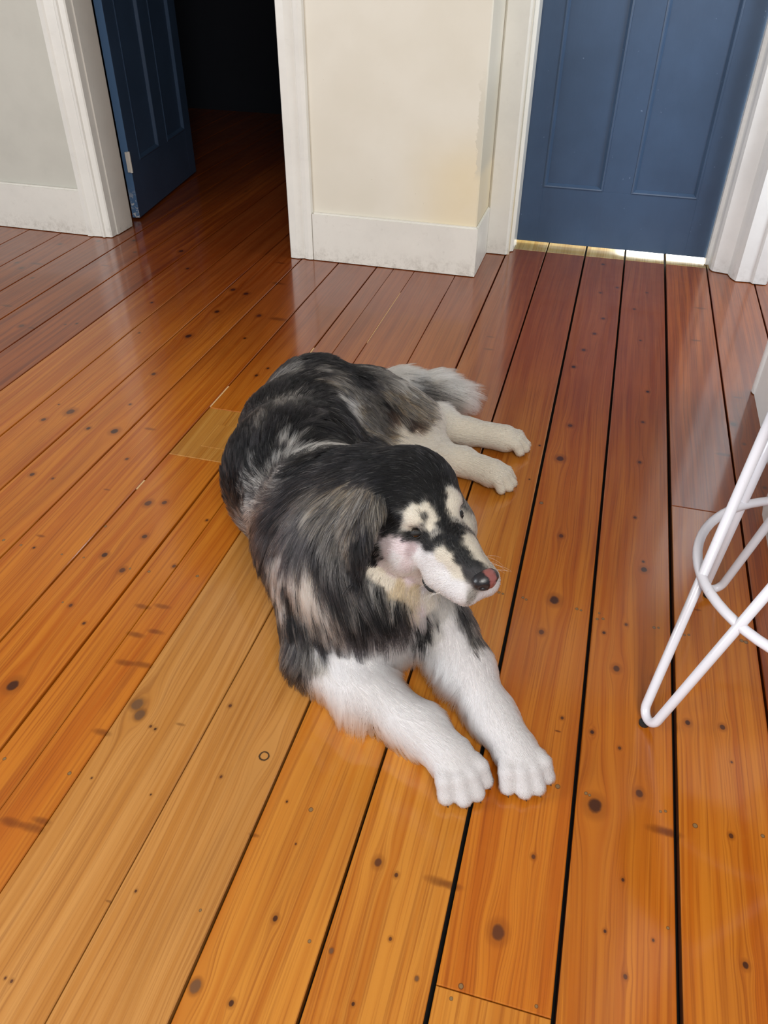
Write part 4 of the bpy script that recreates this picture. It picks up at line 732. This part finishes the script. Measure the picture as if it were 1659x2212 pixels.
def body_mesh(name, V, Fc, N, mat, parent, origin):
    me = bpy.data.meshes.new(name)
    me.from_pydata((V - np.array(origin)).tolist(), [], [list(dict.fromkeys(f)) for f in Fc.tolist()])
    me.update()
    at = me.color_attributes.new('coat', 'FLOAT_COLOR', 'POINT')
    _f, c, _l = coat_at(V.astype(np.float32))
    c4 = np.ones((len(V), 4), np.float32); c4[:, :3] = c * 0.55
    at.data.foreach_set('color', c4.ravel())
    return link(name, me, mat, parent, True)

MS = Mat('dog_skin'); an = MS.n('ShaderNodeAttribute', attribute_name='coat')
MS.set(Base_Color=an.outputs['Color'], Roughness=0.8)
M_SKIN = MS.m
MF = Mat('dog_fur')
an = MF.n('ShaderNodeAttribute', attribute_name='coat')
hair = MF.n('ShaderNodeBsdfHairPrincipled')
hair.parametrization = 'COLOR'
MF.put(hair.inputs['Color'], an.outputs['Color'])
hair.inputs['Roughness'].default_value = 0.48
hair.inputs['Radial Roughness'].default_value = 0.5
hair.inputs['Coat'].default_value = 0.0
hair.inputs['IOR'].default_value = 1.30
MF.t.links.new(hair.outputs[0], MF.out.inputs['Surface'])
M_FUR = MF.m

def make_fur(name, V, Fc, N, count, parent, seed, weight=None, flow_fn=None, origin=DO, steps=6):
    rg = np.random.default_rng(seed)
    tri = np.concatenate([Fc[:, [0, 1, 2]], Fc[:, [0, 2, 3]]]) if Fc.shape[1] == 4 else Fc
    A, B, Cc = V[tri[:, 0]], V[tri[:, 1]], V[tri[:, 2]]
    ar = np.linalg.norm(np.cross(B - A, Cc - A), axis=1)
    cen = (A + B + Cc) / 3; nz = N[tri[:, 0]][:, 2]
    w = ar.copy()
    w[(nz < -0.55) & (cen[:, 2] < 0.05)] = 0
    if weight is not None: w = w * weight(cen)
    w /= w.sum()
    ti = rg.choice(len(tri), count, p=w)
    r1, r2 = np.sqrt(rg.random(count)), rg.random(count)
    ba, bb, bc = 1 - r1, r1 * (1 - r2), r1 * r2
    P = A[ti] * ba[:, None] + B[ti] * bb[:, None] + Cc[ti] * bc[:, None]
    Nn = N[tri[ti, 0]] * ba[:, None] + N[tri[ti, 1]] * bb[:, None] + N[tri[ti, 2]] * bc[:, None]
    Nn /= np.linalg.norm(Nn, axis=1, keepdims=True)
    # ragged patch edges: look the markings up a little off the root
    look = flow_fn or coat_at
    fl, col, ln = look(P.astype(np.float32))
    fl = fl - Nn * (fl * Nn).sum(1, keepdims=True)
    fl += rg.normal(0, 0.10, fl.shape) * 1.0
    fl -= Nn * (fl * Nn).sum(1, keepdims=True)
    fl /= np.linalg.norm(fl, axis=1, keepdims=True) + 1e-6
    L = ln * rg.uniform(0.70, 1.12, count)
    fn = fl / (np.linalg.norm(fl, axis=1, keepdims=True) + 1e-6)
    # clumps
    nc = max(8, count // 26)
    ci = rg.choice(count, nc, replace=False)
    kd = KDTree(nc)
    for i, c in enumerate(ci): kd.insert(P[c], i)
    kd.balance()
    own = np.fromiter((kd.find(p_)[1] for p_ in P.tolist()), int, count)
    cl = ci[own]
    # ragged streaky patch edges: whole clumps take their colour from a little up or down the lie of the coat
    sh = (rg.normal(0, 1, nc)[own] * 0.32 + rg.normal(0, 0.10, count)) * ln
    jit = fn * sh[:, None] + rg.normal(0, 1, (nc, 3))[own] * (0.10 * ln + 0.0004)[:, None]
    col = look((P + jit).astype(np.float32))[1]
    ctone = rg.normal(0, 1, nc)[own]; stone = rg.normal(0, 1, count)
    lum = col.mean(1)
    amp = np.where(lum > 0.6, 0.05, np.where(lum > 0.3, 0.18, 0.34))
    col = col * np.exp(ctone * amp + stone * amp * 0.7)[:, None]
    # mixed guard hairs in the grey parts: some black, some pale
    mid = np.clip(1 - np.abs(lum - 0.20) / 0.20, 0, 1)
    pick = rg.random(count)
    col = np.where(((pick < 0.36) & (mid > 0.15))[:, None], np.array(lin((38, 37, 38))), col)
    col = np.where(((pick > 0.91) & (mid > 0.15))[:, None], np.array(lin((190, 184, 174))), col)
    col = np.where(((pick > 0.955) & (lum < 0.03))[:, None], np.array(lin((104, 101, 98))), col)  # painted sheen: scattered grey strands lighten the black coat
    col = np.clip(col, 0.002, 0.93)
    t = np.linspace(0, 1, steps)[None, :, None]
    rise = np.clip(0.25 + 0.10 * (L / 0.04), 0.25, 0.44)[:, None, None]
    pts = P[:, None] + L[:, None, None] * (fl[:, None] * (t * 0.80 + 0.15 * t * t) + Nn[:, None] * rise * (t - 0.42 * t * t))
    pts[..., 2] -= (L[:, None] * np.clip(L[:, None] / 0.05, 0, 1) * 0.10) * (t[..., 0] ** 2)
    # pull towards the clump's own strand near the tip
    k = (np.clip(L / 0.03, 0.25, 1)[:, None, None] * 0.55) * t ** 1.4
    pts = pts * (1 - k) + (pts[cl] + (P - P[cl])[:, None] * 0.25) * k
    pts[..., 2] = np.maximum(pts[..., 2], 0.0025 + 0.001 * rg.random((count, 1)))
    hc = bpy.data.hair_curves.new(name)
    hc.add_curves([steps] * count)
    hc.attributes['position'].data.foreach_set('vector', (pts - np.array(origin)).astype(np.float32).ravel())
    ra = hc.attributes.get('radius') or hc.attributes.new('radius', 'FLOAT', 'POINT')
    r0 = np.where(L < 0.015, 0.00030, 0.00036)
    taper = np.array([1.0, 1.0, 0.95, 0.8, 0.55, 0.15]) if steps == 6 else np.linspace(1, .2, steps)
    ra.data.foreach_set('value', (r0[:, None] * taper[None]).astype(np.float32).ravel())
    ca = hc.attributes.new('coat', 'FLOAT_COLOR', 'POINT')
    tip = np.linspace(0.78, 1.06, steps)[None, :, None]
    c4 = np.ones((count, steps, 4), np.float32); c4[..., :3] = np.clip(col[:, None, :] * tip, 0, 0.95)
    ca.data.foreach_set('color', c4.ravel())
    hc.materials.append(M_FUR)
    o = bpy.data.objects.new(name, hc); COL.objects.link(o); o.parent = parent
    o['kind'] = 'stuff'
    return o

body = body_mesh('body', DV, DF, DN, M_SKIN, dog, DO)
def fur_weight(c):
    hd = np.linalg.norm(c - (HEAD_O - HEAD_R[0] * 0.03), axis=1)
    return np.where(hd < 0.125, 2.6, 1.0) * np.where((c[:, 1] - c[:, 0] * 0.2 > 1.95), 0.8, 1.0)
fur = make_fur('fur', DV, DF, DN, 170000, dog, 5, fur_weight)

# ears: soft folded flaps of their own
def top_c(a, b): return (a + b) / 2
def ear(sd):
    if sd < 0: base_a, base_b, tip = Hd(-0.058, -0.054, 0.054), Hd(-0.122, -0.072, 0.054), Hd(-0.066, -0.138, -0.090)
    else: base_a, base_b, tip = Hd(-0.095, 0.062, 0.030), Hd(-0.150, 0.058, 0.010), Hd(-0.165, 0.085, -0.060)
    n_in = HEAD_R[1] * sd * 0.016
    n0 = np.cross(base_b - base_a, tip - base_a) * sd; n0 /= np.linalg.norm(n0)
    n_out = HEAD_R[1] * sd
    if n0 @ n_out < 0: n0 = -n0
    rows, segs = 12, 16
    V, N = [], []
    for i in range(rows):
        u = i / (rows - 1)
        wid = np.linalg.norm(base_b - base_a) * 0.5 * (1 - u ** 2.2) * (1 + 0.35 * math.sin(math.pi * min(1, u * 1.3))) + 0.004
        cen = ((base_a + base_b) / 2) * (1 - u) + tip * u + n0 * (0.020 * math.sin(math.pi * min(1.0, u * 0.9 + 0.12))) - n_in * max(0.0, 1 - u * 2.4)
        ax = base_b - base_a; ax = ax / np.linalg.norm(ax)
        th = 0.010 * (1 - u) + 0.004
        for k in range(segs):
            a = 2 * math.pi * k / segs
            dv = ax * math.cos(a) * wid + n0 * math.sin(a) * th
            V.append(cen + dv)
            nn = ax * math.cos(a) / wid + n0 * math.sin(a) / th
            N.append(nn / np.linalg.norm(nn))
    V, N = np.array(V), np.array(N)
    V = np.concatenate([V, [top_c(base_a, base_b), tip]]); N = np.concatenate([N, [HEAD_R[2], (tip - base_a) / np.linalg.norm(tip - base_a)]])
    Fq = np.array([[i * segs + k, i * segs + (k + 1) % segs, (i + 1) * segs + (k + 1) % segs, (i + 1) * segs + k] for i in range(rows - 1) for k in range(segs)]
                  + [[rows * segs, k, (k + 1) % segs, (k + 1) % segs] for k in range(segs)] + [[rows * segs + 1, (rows - 1) * segs + (k + 1) % segs, (rows - 1) * segs + k, (rows - 1) * segs + k] for k in range(segs)])
    o = body_mesh('ear', V, Fq, N, M_SKIN, dog, DO)
    vn = np.empty(len(V) * 3, np.float32); o.data.vertex_normals.foreach_get('vector', vn); vn = vn.reshape(-1, 3)
    if (vn * N).sum() < 0: vn = -vn
    N = vn.astype(np.float64)
    fdir = tip - (base_a + base_b) / 2; fdir /= np.linalg.norm(fdir)
    top = (base_a + base_b) / 2; ln_ = np.linalg.norm(tip - top)
    def flow(P):
        rel = (P - top) @ fdir / ln_
        across = (P - top) @ ((base_b - base_a) / np.linalg.norm(base_b - base_a))
        dark = np.clip((rel - 0.66) / 0.2, 0, 1) + np.clip((-across + 0.006) / 0.012, 0, 1) * np.clip((rel - 0.18) / 0.15, 0, 1)
        dark = np.clip(dark, 0, 1)[:, None]
        rgz = np.random.default_rng(3)
        pale = np.where((rgz.random(len(P)) < 0.45)[:, None], np.array(lin((176, 164, 146))), np.array(lin((120, 105, 86))))
        if sd > 0: pale = pale * 0.05 + np.array(lin((22, 22, 24)))
        c = pale * (1 - dark) + np.array(lin((15, 15, 17))) * dark
        F = np.repeat(fdir[None], len(P), 0) + (HEAD_R[0] * -0.15)[None] * across[:, None] * 0
        side = (base_b - base_a) / np.linalg.norm(base_b - base_a)
        F = F + side[None] * (across / 0.03)[:, None] * 0.35
        return F, c, np.full(len(P), 0.034, np.float32)
    f = make_fur('ear_fur', V, Fq, N, 5200 if sd < 0 else 2500, o, 11 + sd, None, flow)
    return o
ear(-1); ear(1)

# nose, eyes, mouth line, claws, whiskers
def blob(name, mat, parent, c, r, axes, cut=None, sub=3):
    bm = bmesh.new(); bmesh.ops.create_icosphere(bm, subdivisions=sub, radius=1.0)
    for v in bm.verts:
        q = np.array(v.co)
        if cut is not None: q = cut(q)
        v.co = Vector(np.array(c) + (q * np.array(r)) @ axes - np.array(DO))
    return from_bm(name, bm, mat, parent, True)

MN = Mat('dog_nose'); P_, _s = MN.pos()
off = [MN.n('ShaderNodeVectorMath', operation='DOT_PRODUCT') for _ in range(2)]
NC = Hd(0.130, 0, -0.053)
for nd, ax, in zip(off, (HEAD_R[1], HEAD_R[2])):
    sub = MN.n('ShaderNodeVectorMath', operation='SUBTRACT'); MN.put(sub.inputs[0], P_); sub.inputs[1].default_value = NC
    MN.t.links.new(sub.outputs[0], nd.inputs[0]); nd.inputs[1].default_value = ax
lft, upw = off[0].outputs['Value'], off[1].outputs['Value']
nz_ = MN.math('MULTIPLY', MN.math('SUBTRACT', MN.noise(P_, 110.0, 3, 0.6), 0.5), 0.012)
pink = MN.math('MULTIPLY', MN.step(MN.math('ADD', lft, nz_), -0.004, 0.001), MN.step(MN.math('ADD', lft, nz_), 0.016, 0.011))
MN.set(Base_Color=MN.mix(pink, (0.012, 0.011, 0.013), lin((128, 76, 72))), Roughness=0.30)
MN.bump(MN.noise(P_, 900.0, 2, 0.5), 0.25, 0.001)
def nose_shape(q):
    w = 1.0 + 0.14 * q[2]
    d = np.array([q[0], q[1] * w, q[2] * (1.0 if q[2] > 0 else 0.92)])
    d[0] -= 0.22 * max(0, -q[2])                               # slopes back below
    for s_ in (-1, 1):                                         # nostrils pressed in
        e = math.exp(-(((q[1] - 0.52 * s_) / 0.24) ** 2 + ((q[2] + 0.18) / 0.22) ** 2))
        if q[0] > 0: d[0] -= 0.42 * e
    if q[0] > 0: d[0] -= 0.14 * math.exp(-(q[1] / 0.10) ** 2) * (1 if q[2] < 0.3 else 0)
    return d
nose = blob('nose', MN.m, dog, NC, (0.0165, 0.0225, 0.0178), HEAD_R, nose_shape, 4)

M_EYE = Mat('dog_eye'); M_EYE.set(Base_Color=(0.005, 0.003, 0.002), Roughness=0.08); M_EYE.p.inputs['Coat Weight'].default_value = 1.0
M_RIM = Mat('dog_eye_rim').set(Base_Color=(0.006, 0.006, 0.006), Roughness=0.7).m
for sd in (-1, 1):
    ec = Hd(0.0028, 0.0385 * sd, -0.005)
    e = blob('eye', M_EYE.m, dog, ec, (0.0100, 0.0100, 0.0100), HEAD_R)
    # almond of dark rim around the eye
    out = HEAD_R[0] * 0.62 + HEAD_R[1] * 0.78 * sd; out /= np.linalg.norm(out)
    s_ax = np.cross(HEAD_R[2], out); s_ax /= np.linalg.norm(s_ax); u_ax = np.cross(out, s_ax)
    # dark lids: a shell over the eyeball with an almond opening
    bm = bmesh.new(); rings = []
    for lvl in range(4):
        ring = []
        for k in range(28):
            a = 2 * math.pi * k / 28
            x, y = 0.0092 * math.cos(a), (0.0019 if math.sin(a) > 0 else 0.0027) * math.sin(a) * (1 - 0.2 * abs(math.cos(a))) - 0.0012 * math.cos(a) * sd - 0.0008
            rr = 0.0103 if lvl == 0 else 0.0111
            wide = (1.0, 1.0, 0.5, 0.0)[lvl]
            x2, y2 = 0.0107 * math.cos(a), 0.0107 * math.sin(a)
            x, y = x * wide + x2 * (1 - wide), y * wide + y2 * (1 - wide)
            d = math.sqrt(max(0.0, rr ** 2 - x * x - y * y))
            if lvl == 3: d = -0.002
            ring.append(bm.verts.new(Vector(ec + s_ax * x + u_ax * y + out * d - np.array(DO))))
        rings.append(ring)
    for a, b in zip(rings, rings[1:]):
        for k in range(28): bm.faces.new((a[k], a[(k + 1) % 28], b[(k + 1) % 28], b[k]))
    from_bm('eyelids', bm, M_RIM, e, True)

bvh = BVHTree.FromPolygons(DV.tolist(), DF.tolist())
def on_skin(f, l, u, push=0.0):
    q = Vector(Hd(f, l, u)); hit = bvh.find_nearest(q)
    return hit[0] + hit[1] * push - DO
for sd in (-1, 1):
    bm = bmesh.new()
    pts = [on_skin(f, 0.048 * sd * (1 - max(0, f) * 4.2), u, 0.0045) for f, u in ((0.002, -0.086), (0.009, -0.092), (0.017, -0.097), (0.026, -0.100), (0.036, -0.102))]
    add_tube(bm, pts, [0.0015, 0.0052, 0.0062, 0.0052, 0.0015], 8)
    from_bm('lip', bm, M_RIM, dog, True)

M_CLAW = Mat('dark_claw').set(Base_Color=(0.028, 0.022, 0.020), Roughness=0.35).m
for (p0, d, sz) in CLAWS:
    bm = bmesh.new()
    d = Vector(d); p0 = Vector(p0)
    pts = [p0 - d * 0.009, p0 - d * 0.001, p0 + d * 0.0025 + Vector((0, 0, -0.001)), p0 + d * 0.0055 + Vector((0, 0, -0.003))]
    pts = [Vector((q.x, q.y, max(q.z, 0.0035))) - DO for q in pts]
    add_tube(bm, pts, [0.0024, 0.0024, 0.0018, 0.0006], 8)
    from_bm('claw', bm, M_CLAW, dog, True)

M_WHISK = Mat('whisker').set(Base_Color=(0.75, 0.72, 0.68), Roughness=0.4).m
bm = bmesh.new(); rw = random.Random(8)
for sd in (-1, 1):
    for k in range(7):
        a = on_skin(0.055 + 0.035 * rw.random(), 0.03 * sd, -0.058 - 0.022 * rw.random(), 0.001)
        dv = Vector(HEAD_R[1]) * sd * 0.8 + Vector(HEAD_R[0]) * rw.uniform(-.7, .1) + Vector(HEAD_R[2]) * rw.uniform(-.7, .15)
        dv.normalize(); ln = rw.uniform(0.03, 0.055)
        add_tube(bm, [a + dv * ln * t + Vector((0, 0, -0.25 * ln * t * t)) for t in (0, .33, .66, 1)], [0.00016, 0.00014, 0.0001, 0.00005], 4)
wk = from_bm('whiskers', bm, M_WHISK, dog)
wk['kind'] = 'stuff'
